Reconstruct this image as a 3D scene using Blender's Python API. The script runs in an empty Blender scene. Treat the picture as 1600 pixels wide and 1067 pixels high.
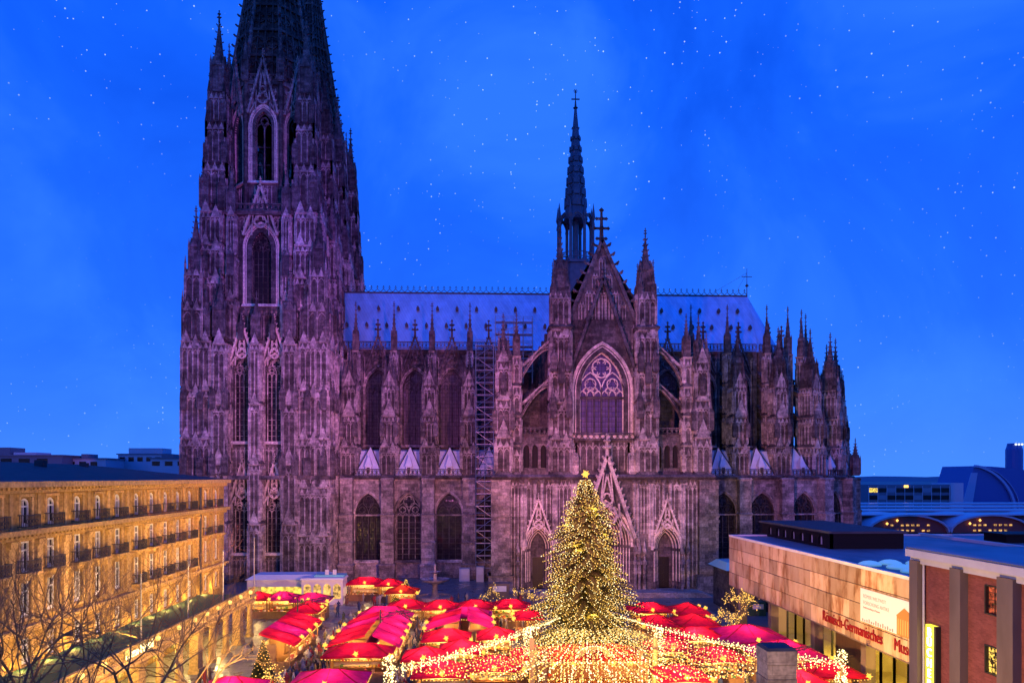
import bpy, math, random
from math import sin, cos, pi, sqrt, radians, atan2, hypot
from mathutils import Vector, Matrix
from mathutils.geometry import tessellate_polygon

random.seed(7)
scene = bpy.context.scene
COL = scene.collection

# ------------------------------------------------------------------ camera
cam_d = bpy.data.cameras.new('camera')
cam = bpy.data.objects.new('camera', cam_d)
COL.objects.link(cam)
cam.location = (0, 0, 20)
cam.rotation_euler = (radians(90), 0, -math.atan(45 / 1155))
cam_d.sensor_width = 36
cam_d.lens = 36 * 1155 / 1600
cam_d.shift_y = 211.5 / 1600
cam_d.clip_start = 0.5
cam_d.clip_end = 9000
scene.camera = cam

# ------------------------------------------------------------------ world: blue-hour sky with thin cloud and stars
world = bpy.data.worlds.new('World')
scene.world = world
world.use_nodes = True
wn, wl = world.node_tree.nodes, world.node_tree.links
wn.clear()


def N(nodes, typ, **kw):
    n = nodes.new(typ)
    for k, v in kw.items():
        if k.startswith('i_'):
            n.inputs[k[2:].replace('_', ' ')].default_value = v
        else:
            setattr(n, k, v)
    return n


def ramp(nodes, stops, interp='LINEAR'):
    r = nodes.new('ShaderNodeValToRGB')
    r.color_ramp.interpolation = interp
    e = r.color_ramp.elements
    while len(e) < len(stops):
        e.new(0.5)
    for k, (p, c) in enumerate(stops):
        e[k].position = p
        e[k].color = (c, c, c, 1) if isinstance(c, (int, float)) else (*c, 1)
    return r


SUN_EL, SUN_ROT = radians(1.0), radians(205)
sky_t = N(wn, 'ShaderNodeTexSky', sky_type='NISHITA', sun_disc=False, sun_elevation=SUN_EL, sun_rotation=SUN_ROT,
          ozone_density=6.0, air_density=1.0, dust_density=0.4)
bg_n = N(wn, 'ShaderNodeBackground')
bg_n.inputs['Strength'].default_value = 0.05
wl.new(sky_t.outputs[0], bg_n.inputs['Color'])
tc = N(wn, 'ShaderNodeTexCoord')
n1 = N(wn, 'ShaderNodeTexNoise')
n1.inputs['Scale'].default_value = 3.4
n1.inputs['Detail'].default_value = 5
n1.inputs['Roughness'].default_value = 0.55
n1.inputs['Distortion'].default_value = 0.6
wl.new(tc.outputs['Generated'], n1.inputs['Vector'])
r1 = ramp(wn, [(0.32, (0.002, 0.070, 0.72)), (0.50, (0.006, 0.105, 0.88)), (0.68, (0.024, 0.165, 1.0))])
wl.new(n1.outputs['Fac'], r1.inputs[0])
# lighter towards the horizon
sep = N(wn, 'ShaderNodeSeparateXYZ')
wl.new(tc.outputs['Generated'], sep.inputs[0])
rh = ramp(wn, [(0.0, 0.9), (0.06, 0.55), (0.18, 0.18), (0.45, 0.0)])
wl.new(sep.outputs['Z'], rh.inputs[0])
mh = N(wn, 'ShaderNodeMixRGB')
mh.inputs[2].default_value = (0.055, 0.25, 1.0, 1)
wl.new(rh.outputs[0], mh.inputs[0])
wl.new(r1.outputs[0], mh.inputs[1])
# stars
vo = N(wn, 'ShaderNodeTexVoronoi')
vo.inputs['Scale'].default_value = 46
wl.new(tc.outputs['Generated'], vo.inputs['Vector'])
sc_ = N(wn, 'ShaderNodeSeparateColor')
wl.new(vo.outputs['Color'], sc_.inputs[0])
rad = N(wn, 'ShaderNodeMath', operation='MULTIPLY_ADD')          # star radius from the cell's random value, most cells empty
rad.inputs[1].default_value = 0.30
rad.inputs[2].default_value = -0.262
wl.new(sc_.outputs[0], rad.inputs[0])
lt = N(wn, 'ShaderNodeMath', operation='SUBTRACT')
wl.new(rad.outputs[0], lt.inputs[0])
wl.new(vo.outputs['Distance'], lt.inputs[1])
st = N(wn, 'ShaderNodeMath', operation='MULTIPLY', use_clamp=True)
st.inputs[1].default_value = 30
wl.new(lt.outputs[0], st.inputs[0])
st2 = N(wn, 'ShaderNodeMath', operation='MULTIPLY')
wl.new(st.outputs[0], st2.inputs[0])
wl.new(sc_.outputs[1], st2.inputs[1])
ms = N(wn, 'ShaderNodeMixRGB', blend_type='ADD')
ms.inputs[2].default_value = (0.75, 0.8, 0.6, 1)
wl.new(st2.outputs[0], ms.inputs[0])
wl.new(mh.outputs[0], ms.inputs[1])
vo2 = N(wn, 'ShaderNodeTexVoronoi')
vo2.inputs['Scale'].default_value = 200
wl.new(tc.outputs['Generated'], vo2.inputs['Vector'])
sc2 = N(wn, 'ShaderNodeSeparateColor')
wl.new(vo2.outputs['Color'], sc2.inputs[0])
ra2 = N(wn, 'ShaderNodeMath', operation='MULTIPLY_ADD')
ra2.inputs[1].default_value = 0.55
ra2.inputs[2].default_value = -0.34
wl.new(sc2.outputs[0], ra2.inputs[0])
l2 = N(wn, 'ShaderNodeMath', operation='SUBTRACT')
wl.new(ra2.outputs[0], l2.inputs[0])
wl.new(vo2.outputs['Distance'], l2.inputs[1])
s2 = N(wn, 'ShaderNodeMath', operation='MULTIPLY', use_clamp=True)
s2.inputs[1].default_value = 14
wl.new(l2.outputs[0], s2.inputs[0])
clump = N(wn, 'ShaderNodeTexNoise')
clump.inputs['Scale'].default_value = 5
wl.new(tc.outputs['Generated'], clump.inputs['Vector'])
rcl = ramp(wn, [(.40, 0.03), (.66, 0.75)])
wl.new(clump.outputs['Fac'], rcl.inputs[0])
s3 = N(wn, 'ShaderNodeMath', operation='MULTIPLY')
wl.new(s2.outputs[0], s3.inputs[0])
wl.new(rcl.outputs[0], s3.inputs[1])
ms2 = N(wn, 'ShaderNodeMixRGB', blend_type='ADD')
ms2.inputs[2].default_value = (0.6, 0.7, 0.5, 1)
wl.new(s3.outputs[0], ms2.inputs[0])
wl.new(ms.outputs[0], ms2.inputs[1])
bg_b = N(wn, 'ShaderNodeBackground')
bg_b.inputs['Strength'].default_value = 1.15
wl.new(ms2.outputs[0], bg_b.inputs['Color'])
add = N(wn, 'ShaderNodeAddShader')
wl.new(bg_n.outputs[0], add.inputs[0])
wl.new(bg_b.outputs[0], add.inputs[1])
wo = N(wn, 'ShaderNodeOutputWorld')
wl.new(add.outputs[0], wo.inputs['Surface'])

# faint afterglow, the sun is about to be gone
sun_d = bpy.data.lights.new('sun', 'SUN')
sun_d.energy = 0.04
sun_d.angle = radians(20)
sun_d.color = (1, 0.85, 0.8)
sun = bpy.data.objects.new('sun', sun_d)
COL.objects.link(sun)
sun.rotation_euler = (radians(80), 0, radians(-25))

vs = scene.view_settings
vs.view_transform = 'Standard'
vs.look = 'None'
vs.exposure = 0
vs.gamma = 1
vs.use_curve_mapping = False
scene.cycles.use_denoising = True
scene.cycles.use_adaptive_sampling = True
scene.cycles.adaptive_threshold = 0.03
scene.cycles.max_bounces = 5
scene.cycles.diffuse_bounces = 2
scene.cycles.glossy_bounces = 3
scene.cycles.transparent_max_bounces = 8
scene.cycles.sample_clamp_indirect = 4
scene.cycles.sample_clamp_direct = 0
scene.cycles.use_light_tree = True
scene.cycles.caustics_reflective = False
scene.cycles.caustics_refractive = False


def spot(name, loc, target, power, color, size_deg, blend=1.0, radius=0.5, parent=None):
    d = bpy.data.lights.new(name, 'SPOT')
    d.energy = power
    d.color = color
    d.spot_size = radians(size_deg)
    d.spot_blend = blend
    d.shadow_soft_size = radius
    o = bpy.data.objects.new(name, d)
    COL.objects.link(o)
    o.location = loc
    o.rotation_euler = (Vector(target) - Vector(loc)).to_track_quat('-Z', 'Y').to_euler()
    if parent:
        o.parent = parent
    return o


def point(name, loc, power, color=(1, 0.62, 0.18), radius=0.15, parent=None):
    d = bpy.data.lights.new(name, 'POINT')
    d.energy = power
    d.color = color
    d.shadow_soft_size = radius
    o = bpy.data.objects.new(name, d)
    COL.objects.link(o)
    o.location = loc
    if parent:
        o.parent = parent
    return o


# the cathedral's floodlights stand on the roofs south of the square; rose light below, violet higher up; two warm portal fills are added
FLOOD = 1.0
FL = [((30, 14, 22), (-43, 144, 14), 235e3, (1.0, 0.38, 0.34), 38),
      ((26, 12, 22), (-12, 150, 22), 200e3, (1.0, 0.34, 0.24), 38),
      ((-8, -8, 24), (-12, 160, 34), 200e3, (0.90, 0.22, 0.70), 32),
      ((-26, 12, 22), (21, 130, 8), 110e3, (1.0, 0.42, 0.12), 34),  # added warm fill, stands in for market light on the portals
      ((-26, 12, 22), (21, 130, 34), 145e3, (1.0, 0.20, 0.42), 36),
      ((-28, 14, 22), (64, 152, 30), 190e3, (0.85, 0.22, 0.75), 44),
      ((46, -6, 23), (58, 150, 14), 70e3, (0.9, 0.34, 0.55), 32),
      ((-4, -8, 24), (20.5, 128, 5), 95e3, (1.0, 0.46, 0.16), 26),  # added frontal fill that brightens the portal recesses
      ((28, 14, 22), (-43, 146, 54), 400e3, (0.66, 0.13, 1.0), 38)]
for loc, tgt, pw, colr, sz in FL:
    spot('flood_lamp', loc, tgt, pw * FLOOD, colr, sz)
# unseen warm spots added below the frame, lighting museum, bookshop and colonnade
for loc, tgt, pw, sz in (((10, 46, 4.5), (33, 74, 9), 80e3, 90), ((10, 31, 6), (22, 38.5, 10), 11e3, 120), ((-12, 46, 5), (-29, 70, 4), 38e3, 84)):
    spot('warm_fill', loc, tgt, pw, (1.0, .56, .19), sz, 1.0, .3)

# ------------------------------------------------------------------ mesh helpers
class MB:
    """collects faces; build() links them as one mesh object"""

    def __init__(s):
        s.v, s.f, s.m = [], [], []

    def face(s, pts, mi=0):
        b = len(s.v)
        s.v.extend(tuple(p) for p in pts)
        s.f.append(tuple(range(b, b + len(pts))))
        s.m.append(mi)

    def idx(s, pts, faces, mi=0):
        b = len(s.v)
        s.v.extend(tuple(p) for p in pts)
        for f in faces:
            s.f.append(tuple(b + i for i in f))
            s.m.append(mi)

    def box(s, x0, x1, y0, y1, z0, z1, mi=0):
        s.idx([(x0, y0, z0), (x1, y0, z0), (x1, y1, z0), (x0, y1, z0), (x0, y0, z1), (x1, y0, z1), (x1, y1, z1), (x0, y1, z1)],
              [(0, 3, 2, 1), (4, 5, 6, 7), (0, 1, 5, 4), (1, 2, 6, 5), (2, 3, 7, 6), (3, 0, 4, 7)], mi)

    def frus(s, cx, cy, z0, z1, w0, d0, w1, d1, mi=0):
        P = []
        for z, w, d in ((z0, w0 / 2, d0 / 2), (z1, max(w1, .002) / 2, max(d1, .002) / 2)):
            P += [(cx - w, cy - d, z), (cx + w, cy - d, z), (cx + w, cy + d, z), (cx - w, cy + d, z)]
        s.idx(P, [(0, 3, 2, 1), (4, 5, 6, 7), (0, 1, 5, 4), (1, 2, 6, 5), (2, 3, 7, 6), (3, 0, 4, 7)], mi)

    def cone(s, cx, cy, z0, z1, r0, r1, n=8, rot=0, mi=0, caps=True):
        P = []
        for z, r in ((z0, r0), (z1, max(r1, .001))):
            P += [(cx + r * cos(rot + 2 * pi * i / n), cy + r * sin(rot + 2 * pi * i / n), z) for i in range(n)]
        F = [(i, (i + 1) % n, n + (i + 1) % n, n + i) for i in range(n)]
        if caps:
            F += [tuple(range(n - 1, -1, -1)), tuple(range(n, 2 * n))]
        s.idx(P, F, mi)

    def lathe(s, cx, cy, prof, n=12, mi=0):
        for (z0, r0), (z1, r1) in zip(prof, prof[1:]):
            s.cone(cx, cy, z0, z1, r0, r1, n, 0, mi, caps=False)
        z, r = prof[-1]
        s.face([(cx + r * cos(2 * pi * i / n), cy + r * sin(2 * pi * i / n), z) for i in range(n)], mi)

    def bar(s, p, q, w, h=None, mi=0):
        p, q = Vector(p), Vector(q)
        d = q - p
        if d.length < 1e-6:
            return
        h = h or w
        d.normalize()
        up = Vector((0, 0, 1)) if abs(d.z) < .95 else Vector((1, 0, 0))
        a = d.cross(up).normalized() * w / 2
        b = a.cross(d).normalized() * h / 2
        P = [p - a - b, p + a - b, p + a + b, p - a + b, q - a - b, q + a - b, q + a + b, q - a + b]
        s.idx(P, [(0, 3, 2, 1), (4, 5, 6, 7), (0, 1, 5, 4), (1, 2, 6, 5), (2, 3, 7, 6), (3, 0, 4, 7)], mi)

    def tube(s, p, q, r0, r1, n=4, mi=0):
        p, q = Vector(p), Vector(q)
        d = (q - p)
        if d.length < 1e-6:
            return
        d.normalize()
        up = Vector((0, 0, 1)) if abs(d.z) < .9 else Vector((1, 0, 0))
        a = d.cross(up).normalized()
        b = a.cross(d)
        P = []
        for c, r in ((p, r0), (q, r1)):
            P += [c + (a * cos(2 * pi * i / n) + b * sin(2 * pi * i / n)) * r for i in range(n)]
        s.idx(P, [(i, (i + 1) % n, n + (i + 1) % n, n + i) for i in range(n)], mi)

    def octa(s, c, r, mi=0):
        x, y, z = c
        s.idx([(x + r, y, z), (x - r, y, z), (x, y + r, z), (x, y - r, z), (x, y, z + r), (x, y, z - r)],
              [(0, 2, 4), (2, 1, 4), (1, 3, 4), (3, 0, 4), (2, 0, 5), (1, 2, 5), (3, 1, 5), (0, 3, 5)], mi)

    def ext(s, poly, y0, y1, mi=0):
        """polygon in x,z (counter-clockwise seen from -y) pushed from y0 (front) to y1"""
        n = len(poly)
        P = [(x, y0, z) for x, z in poly] + [(x, y1, z) for x, z in poly]
        F = [tuple(range(n)), tuple(range(2 * n - 1, n - 1, -1))]
        F += [(i, n + i, n + (i + 1) % n, (i + 1) % n) for i in range(n)]
        s.idx(P, F, mi)

    def ring(s, inn, out, y0, y1, mi=0, closed=False):
        """band between two x,z polylines of one length, from y0 (front) to y1"""
        n = len(inn)
        P = [(x, y0, z) for x, z in inn] + [(x, y0, z) for x, z in out] + [(x, y1, z) for x, z in inn] + [(x, y1, z) for x, z in out]
        F = []
        for i in range(n if closed else n - 1):
            j = (i + 1) % n
            F += [(i, j, n + j, n + i), (n + i, n + j, 3 * n + j, 3 * n + i), (j, i, 2 * n + i, 2 * n + j)]
        if not closed:
            F += [(0, n, 3 * n, 2 * n), (n - 1, 2 * n + n - 1, 3 * n + n - 1, 2 * n - 1)]
        s.idx(P, F, mi)

    def line(s, pts, w, y0, y1, mi=0, closed=False):
        """tracery bar: a polyline in x,z with width w"""
        n = len(pts)
        A, B = [], []
        for i, (x, z) in enumerate(pts):
            if closed:
                p, q = pts[i - 1], pts[(i + 1) % n]
            else:
                p, q = pts[max(i - 1, 0)], pts[min(i + 1, n - 1)]
            dx, dz = q[0] - p[0], q[1] - p[1]
            l = hypot(dx, dz) or 1
            A.append((x + dz / l * w / 2, z - dx / l * w / 2))
            B.append((x - dz / l * w / 2, z + dx / l * w / 2))
        s.ring(A, B, y0, y1, mi, closed)

    def add(s, o, M=None, mi=None):
        b = len(s.v)
        if M is None:
            s.v.extend(o.v)
        else:
            s.v.extend(tuple(M @ Vector(p)) for p in o.v)
        s.f.extend(tuple(b + i for i in f) for f in o.f)
        s.m.extend(o.m if mi is None else [mi] * len(o.m))

    def mesh(s, name, mats):
        me = bpy.data.meshes.new(name)
        me.from_pydata(s.v, [], s.f)
        for m in (mats if isinstance(mats, (list, tuple)) else [mats]):
            me.materials.append(MAT[m])
        if any(s.m):
            top = len(me.materials) - 1
            me.polygons.foreach_set('material_index', [min(i, top) for i in s.m])
        me.update()
        return me

    def build(s, name, mats, parent=None, loc=(0, 0, 0), rz=0, label=None):
        return put(name, s.mesh(name, mats), parent, loc, rz, label)


def put(name, me, parent=None, loc=(0, 0, 0), rz=0, label=None, scale=None):
    o = bpy.data.objects.new(name, me)
    COL.objects.link(o)
    o.location = loc
    o.rotation_euler = (0, 0, rz)
    if scale:
        o.scale = scale if isinstance(scale, tuple) else (scale,) * 3
    if parent:
        o.parent = parent
    if label:
        o['label'] = label
    return o


def tag(o, label, cat, group=None):
    o['label'] = label
    o['category'] = cat
    if group:
        o['group'] = group
    return o


def thing(name, label, cat, loc=(0, 0, 0), rz=0, group=None):
    o = put(name, None, None, loc, rz)
    return tag(o, label, cat, group)


def struct(o, kind='structure'):
    o['kind'] = kind
    return o


def copy_tree(o, parent=None):
    c = o.copy()
    COL.objects.link(c)
    c.parent = parent
    for ch in list(o.children):
        copy_tree(ch, c)
    return c


_cache = {}


def cached(key, fn):
    if key not in _cache:
        _cache[key] = fn()
    return _cache[key]


# ------------------------------------------------------------------ pointed arches
def arch(w, zs, k=1.0, n=10, off=0.0):
    """points of a pointed arch from left springing to right; k = radius / width, off = concentric growth"""
    r = k * w
    c = r - w / 2
    R = r + off
    th = math.acos(c / R)
    L = [(c - R * cos(th * i / n), zs + R * sin(th * i / n)) for i in range(n + 1)]
    return L + [(-x, z) for x, z in reversed(L[:-1])]


def arch_top(w, k=1.0, off=0.0):
    r = k * w
    return sqrt((r + off) ** 2 - (r - w / 2) ** 2)


def opening(w, z0, zs, k=1.0, n=10, off=0.0, x=0.0):
    a = arch(w, zs, k, n, off)
    h = w / 2 + off
    return [(px + x, pz) for px, pz in [(-h, z0)] + a + [(h, z0)]]


def circ(cx, cz, r, n=16, a0=0):
    return [(cx + r * cos(a0 + 2 * pi * i / n), cz + r * sin(a0 + 2 * pi * i / n)) for i in range(n)]


def foil(mb, cx, cz, r, k, w, y0, y1, a0=pi / 2):
    """ring with k lobes inside"""
    mb.line(circ(cx, cz, r), w, y0, y1, closed=True)
    rr = r * (0.42 if k >= 4 else 0.45)
    d = r - rr - w * .2
    for i in range(k):
        a = a0 + 2 * pi * i / k
        c = (cx + d * cos(a), cz + d * sin(a))
        half = pi * 0.62
        mb.line([(c[0] + rr * cos(a + t), c[1] + rr * sin(a + t)) for t in [half * (j / 4) for j in range(-4, 5)]], w * .7, y0 + .03, y1)


def wall_holes(mb, outer, holes, y0, y1, mi=0):
    """wall front at y0 with openings cut through to y1 (reveals included)"""
    polys = [[Vector((x, z, 0)) for x, z in outer]] + [[Vector((x, z, 0)) for x, z in h] for h in holes]
    flat = [p for q in polys for p in q]
    tris = tessellate_polygon(polys)
    fs = []
    for t in tris:
        a, b, c = (flat[i] for i in t)
        fs.append(t if (b.x - a.x) * (c.y - a.y) - (b.y - a.y) * (c.x - a.x) > 0 else (t[0], t[2], t[1]))
    mb.idx([(p.x, y0, p.y) for p in flat], fs, mi)
    n = len(outer)
    for q in [outer] + holes:
        m = len(q)
        for i in range(m):
            (xa, za), (xb, zb) = q[i], q[(i + 1) % m]
            mb.face([(xa, y0, za), (xb, y0, zb), (xb, y1, zb), (xa, y1, za)], mi)


def crockets(mb, p, q, n, s, out):
    """leafy knobs along a raking edge p-q (3-D), pushed along out"""
    p, q, out = Vector(p), Vector(q), Vector(out).normalized()
    for i in range(n):
        c = p.lerp(q, (i + .5) / n) + out * s * .45
        mb.octa(c, s * .55)
        mb.octa(c + out * s * .45 + Vector((0, 0, s * .3)), s * .34)


def finial(mb, x, y, z, h):
    """cross-flower on a stem"""
    w = h * .09
    mb.frus(x, y, z - h * .05, z + h, w * 1.5, w * 1.5, w * .7, w * .7)
    for zz, r in ((.42, .26), (.72, .17)):
        for dx, dy in ((1, 0), (-1, 0), (0, 1), (0, -1)):
            mb.octa((x + dx * r * h * .6, y + dy * r * h * .6, z + h * zz), h * .085)
            mb.bar((x, y, z + h * (zz - .04)), (x + dx * r * h * .6, y + dy * r * h * .6, z + h * zz), w * .9)
    mb.octa((x, y, z + h), h * .09)


def pinnacle_mb(w, h, crock=True):
    mb = MB()
    hs = h * .42
    mb.box(-w / 2, w / 2, -w / 2, w / 2, 0, hs)
    r = w * .56
    for sx in (-1, 1):
        for sy in (-1, 1):
            mb.box(sx * r - w * .09, sx * r + w * .09, sy * r - w * .09, sy * r + w * .09, hs * .12, hs)
            mb.frus(sx * r, sy * r, hs, hs + w * .9, w * .2, w * .2, 0, 0)
    for a in range(4):
        M = Matrix.Rotation(a * pi / 2, 4, 'Z')
        g = MB()
        g.ext([(-w * .5, hs * .96), (w * .5, hs * .96), (0, hs + w * .95)], -w * .6, -w * .1)
        g.box(-w * .06, w * .06, -w * .57, -w * .5, hs * .15, hs * .9)
        mb.add(g, M)
    mb.box(-w * .62, w * .62, -w * .62, w * .62, hs * .06, hs * .12)
    zt = h * .9
    mb.frus(0, 0, hs, zt, w * .82, w * .82, w * .07, w * .07)
    if crock:
        for sx, sy in ((1, 1), (1, -1), (-1, 1), (-1, -1)):
            crockets(mb, (sx * w * .34, sy * w * .34, hs + (zt - hs) * .15), (sx * w * .05, sy * w * .05, zt), 5, w * .17, (sx, sy, .2))
    finial(mb, 0, 0, zt, h * .12)
    return mb


def pinnacle_me(w, h, mat='stone'):
    return cached(('pin', round(w, 2), round(h, 1), mat), lambda: pinnacle_mb(w, h).mesh('pinnacle', mat))


def gable_mb(w, h, t=.5, bar=.28, crock=9, fin=None, fill=True):
    """openwork gable (wimperg): base at z=0, apex at h, front at y=-t"""
    mb = MB()
    p, q, a = (-w / 2, 0), (w / 2, 0), (0, h)
    mb.line([p, a], bar, -t, 0)
    mb.line([a, q], bar, -t, 0)
    if fill:
        r = w * .17
        zc = h * .27
        foil(mb, 0, zc, r, 4, bar * .55, -t * .8, -t * .2)
        foil(mb, 0, zc + r * 1.75, r * .6, 3, bar * .45, -t * .8, -t * .2)
        for sx in (-1, 1):
            mb.line([(sx * w * .44, 0), (sx * r * .8, zc + r * .5), (0, h * .78)], bar * .5, -t * .75, -t * .25)
            mb.line([(sx * w * .25, 0), (sx * w * .21, h * .42)], bar * .5, -t * .75, -t * .25)
            mb.line([(sx * w * .12, h * .38), (sx * w * .06, h * .8)], bar * .4, -t * .75, -t * .25)
    if crock:
        s = bar * 1.15
        for sx in (-1, 1):
            crockets(mb, (sx * w / 2, -t / 2, 0), (0, -t / 2, h), crock, s, (sx * h, 0, w * .6))
    finial(mb, 0, -t / 2, h, fin or h * .22)
    return mb


def window_set(w, z0, zs, k, lights, depth, rings, ringw, mats=('stone', 'stone_pale', 'glass'), bars=1.1, twt=.16):
    """returns meshes (frame, tracery, [panes]) with the wall face at y=0; the opening is w wide, glass lies at +depth"""
    key = ('win', round(w, 2), round(z0, 2), round(zs, 2), k, lights, depth, rings, ringw, mats)

    def make():
        fr = MB()
        for i in range(rings):
            o0, o1 = i * ringw, (i + 1) * ringw
            ya = depth * .55 * (1 - (i + 1) / rings) - .18
            inn, out = opening(w, z0, zs, k, 10, o0), opening(w, z0, zs, k, 10, o1)
            fr.ring(inn, out, ya, ya + .35)
            mid = opening(w, z0, zs, k, 10, o0 + ringw * .5)                 # roll moulding on each order
            fr.line(mid, ringw * .35, ya - .12, ya + .02)
        so = rings * ringw
        fr.frus(0, depth * .3 - .1, z0 - .55, z0, w + so * 2 + .3, depth + .7, w + so * 2, depth + .1)
        tr = MB()
        mu = MB()
        ya, yb = depth - .30, depth - .02
        tr.line(opening(w, z0, zs, k, 10, -twt * .4), twt * 1.3, ya, yb)
        lw = w / lights
        H = arch_top(w, k)
        zl = zs - (lw * .5 if lights >= 4 else lw * .2)
        for i in range(1, lights):
            x = -w / 2 + i * lw
            big = (lights % 2 == 0 and i == lights // 2)
            mu.line([(x, z0), (x, zs + (H * .12 if big else -lw * .1))], twt * (1.25 if big else .85), ya - (.06 if big else 0), yb)
        for i in range(lights):
            x = -w / 2 + (i + .5) * lw
            tr.line([(x + px, pz) for px, pz in arch(lw * .9, zl - .1, .9, 6)], twt * .75, ya + .03, yb)
        if lights in (4, 6):
            for sx in (-1, 1):
                a = [(sx * w / 4 + px, pz) for px, pz in arch(w / 2, zs, 1.0, 8)]
                tr.line(a, twt, ya, yb)
                foil(tr, sx * w / 4, zs + w * .17, w * .125, 4 if lights == 4 else 3, twt * .75, ya, yb)
                if lights == 6:
                    for s2 in (-1, 1):
                        foil(tr, sx * w / 4 + s2 * w * .10, zs + w * .02, w * .062, 4, twt * .6, ya, yb)
            foil(tr, 0, zs + H * .60, min(w * .215, H * .26), 6 if lights == 6 else 4, twt, ya - .04, yb)
        else:
            foil(tr, 0, zs + H * .42, w * .22, 4, twt, ya, yb)
        nb = int((zl - z0) / bars)
        for j in range(1, nb + 1):
            z = z0 + j * (zl - z0) / (nb + 1)
            mu.box(-w / 2, w / 2, depth - .12, depth - .04, z - .03, z + .03)
        panes = []
        for i in range(lights):
            x = -w / 2 + i * lw
            g = MB()
            g.box(x + .01, x + lw - .01, depth, depth + .05, z0, zl - .12)
            panes.append(g.mesh('pane', mats[2]))
        g = MB()
        g.ext([(-w / 2, zl - .1), (w / 2, zl - .1)] + list(reversed(arch(w, zs, k, 8))), depth, depth + .05)
        panes.append(g.mesh('pane', mats[2]))
        return fr.mesh('window', mats[0]), tr.mesh('tracery', mats[1]), panes, mu.mesh('mullion', mats[3] if len(mats) > 3 else mats[1])
    return cached(key, make)


def put_window(ws, parent, loc, rz=0, name='window'):
    f = put(name, ws[0], parent, loc, rz)
    put('tracery', ws[1], f)
    put('mullion', ws[3], f)
    for p in ws[2]:
        put('pane', p, f)
    return f


def niches(mb, x0, x1, z0, z1, y, n, d=.3, gab=True, rib=.2):
    """blind tracery: ribs, small pointed heads and gablets standing proud of the plane y"""
    pw = (x1 - x0) / n
    rib = min(rib, pw * .3)
    for i in range(n + 1):
        x = x0 + i * pw
        mb.box(x - rib / 2, x + rib / 2, y - d, y, z0, z1, 1)
    zh = z1 - pw * 1.1
    for i in range(n):
        xc = x0 + (i + .5) * pw
        mb.line([(xc + px, pz) for px, pz in arch(pw - rib, zh, .9, 3)], rib * .8, y - d * .8, y, 1)
        if gab:
            mb.ext([(xc - pw * .46, z1 - pw * .25), (xc + pw * .46, z1 - pw * .25), (xc, z1 + pw * .95)], y - d * 1.25, y - d * .2, 1)
            mb.octa((xc, y - d * .7, z1 + pw * 1.05), pw * .1, 1)


def buttress_mb(w, d, z0, z1, stages=3, shrink=.8, npan=2, caps=True, side=True):
    """stepped pier against a wall plane y=0, reaching y=-d, carved with blind tracery and small gables"""
    mb = MB()
    H = z1 - z0
    for i in range(stages):
        za, zb = z0 + H * i / stages, z0 + H * (i + 1) / stages
        f = shrink ** (i / max(stages - 1, 1))
        wi, di = w * f, d * f
        mb.box(-wi / 2, wi / 2, -di, 0, za, zb)
        mb.frus(0, -di / 2, za, za + .5, wi + .5, di + .5, wi + .02, di + .02)
        mb.frus(0, -di / 2, zb - .35, zb, wi + .05, di + .05, wi + .45, di + .45, 1)
        a, b = za + .6, zb - wi / npan * 1.2
        niches(mb, -wi / 2 + .2, wi / 2 - .2, a, b, -di, npan, .34)
        for sx in (-1, 1):                                    # corner shafts run the whole stage
            mb.cone(sx * (wi / 2 - .02), -di + .02, za + .4, zb - .3, .17, .17, 6, 0, 1, False)
            mb.cone(sx * (wi / 2 + .02), -.35, za + .4, zb - .3, .13, .13, 6, 0, 1, False)
        if side:
            for sgn in (1, -1):
                s = MB()
                ns = max(1, round(di / wi * npan))
                niches(s, -di / 2 + .2, di / 2 - .1, a, b, 0, ns)
                mb.add(s, Matrix.Translation((sgn * wi / 2, -di / 2, 0)) @ Matrix.Rotation(sgn * pi / 2, 4, 'Z'))
        if caps:
            ng = max(1, round(wi / 2.0))
            g = wi * .94 / ng
            for q in range(ng):
                xc = -wi / 2 + wi * (q + .5) / ng
                zg = zb - .2 - (.0 if ng < 2 else .9 * (q % 2))
                mb.ext([(xc - g / 2, zg), (xc + g / 2, zg), (xc, zg + g * 1.35)], -di - .3, -di + .15, 1)
                for sx in (-1, 1):
                    crockets(mb, (xc + sx * g / 2, -di - .1, zg + .1), (xc, -di - .1, zg + g * 1.35), 4, .15, (sx, 0, .5))
                mb.frus(xc, -di - .1, zg + g * 1.25, zg + g * 1.9, .16, .16, .05, .05)
                mb.octa((xc, -di - .1, zg + g * 1.8), .17)
    return mb


def balustrade_mb(L, h=1.2, pitch=.9, t=.22):
    """pierced parapet along x from 0 to L"""
    mb = MB()
    mb.box(0, L, -t / 2, t / 2, 0, .16)
    mb.box(0, L, -t / 2 - .04, t / 2 + .04, h - .18, h)
    n = max(1, round(L / pitch))
    p = L / n
    for i in range(n + 1):
        mb.box(i * p - .06, i * p + .06, -t / 2 + .02, t / 2 - .02, .16, h - .18)
    for i in range(n):
        c = (i + .5) * p
        mb.line(circ(c, h / 2, min(p, h - .34) * .42, 8), .09, -t / 2 + .05, t / 2 - .05, closed=True)
    return mb


# ------------------------------------------------------------------ materials
MAT = {}


def mat(name, base=(.5, .5, .5), rough=.7, metal=0, emit=None, es=0, spec=.5, transl=0):
    m = bpy.data.materials.new(name)
    m.use_nodes = True
    b = m.node_tree.nodes['Principled BSDF']
    b.inputs['Base Color'].default_value = (*base, 1)
    b.inputs['Roughness'].default_value = rough
    b.inputs['Metallic'].default_value = metal
    b.inputs['Specular IOR Level'].default_value = spec
    if emit:
        b.inputs['Emission Color'].default_value = (*emit, 1)
        b.inputs['Emission Strength'].default_value = es
    MAT[name] = m
    return m


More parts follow.
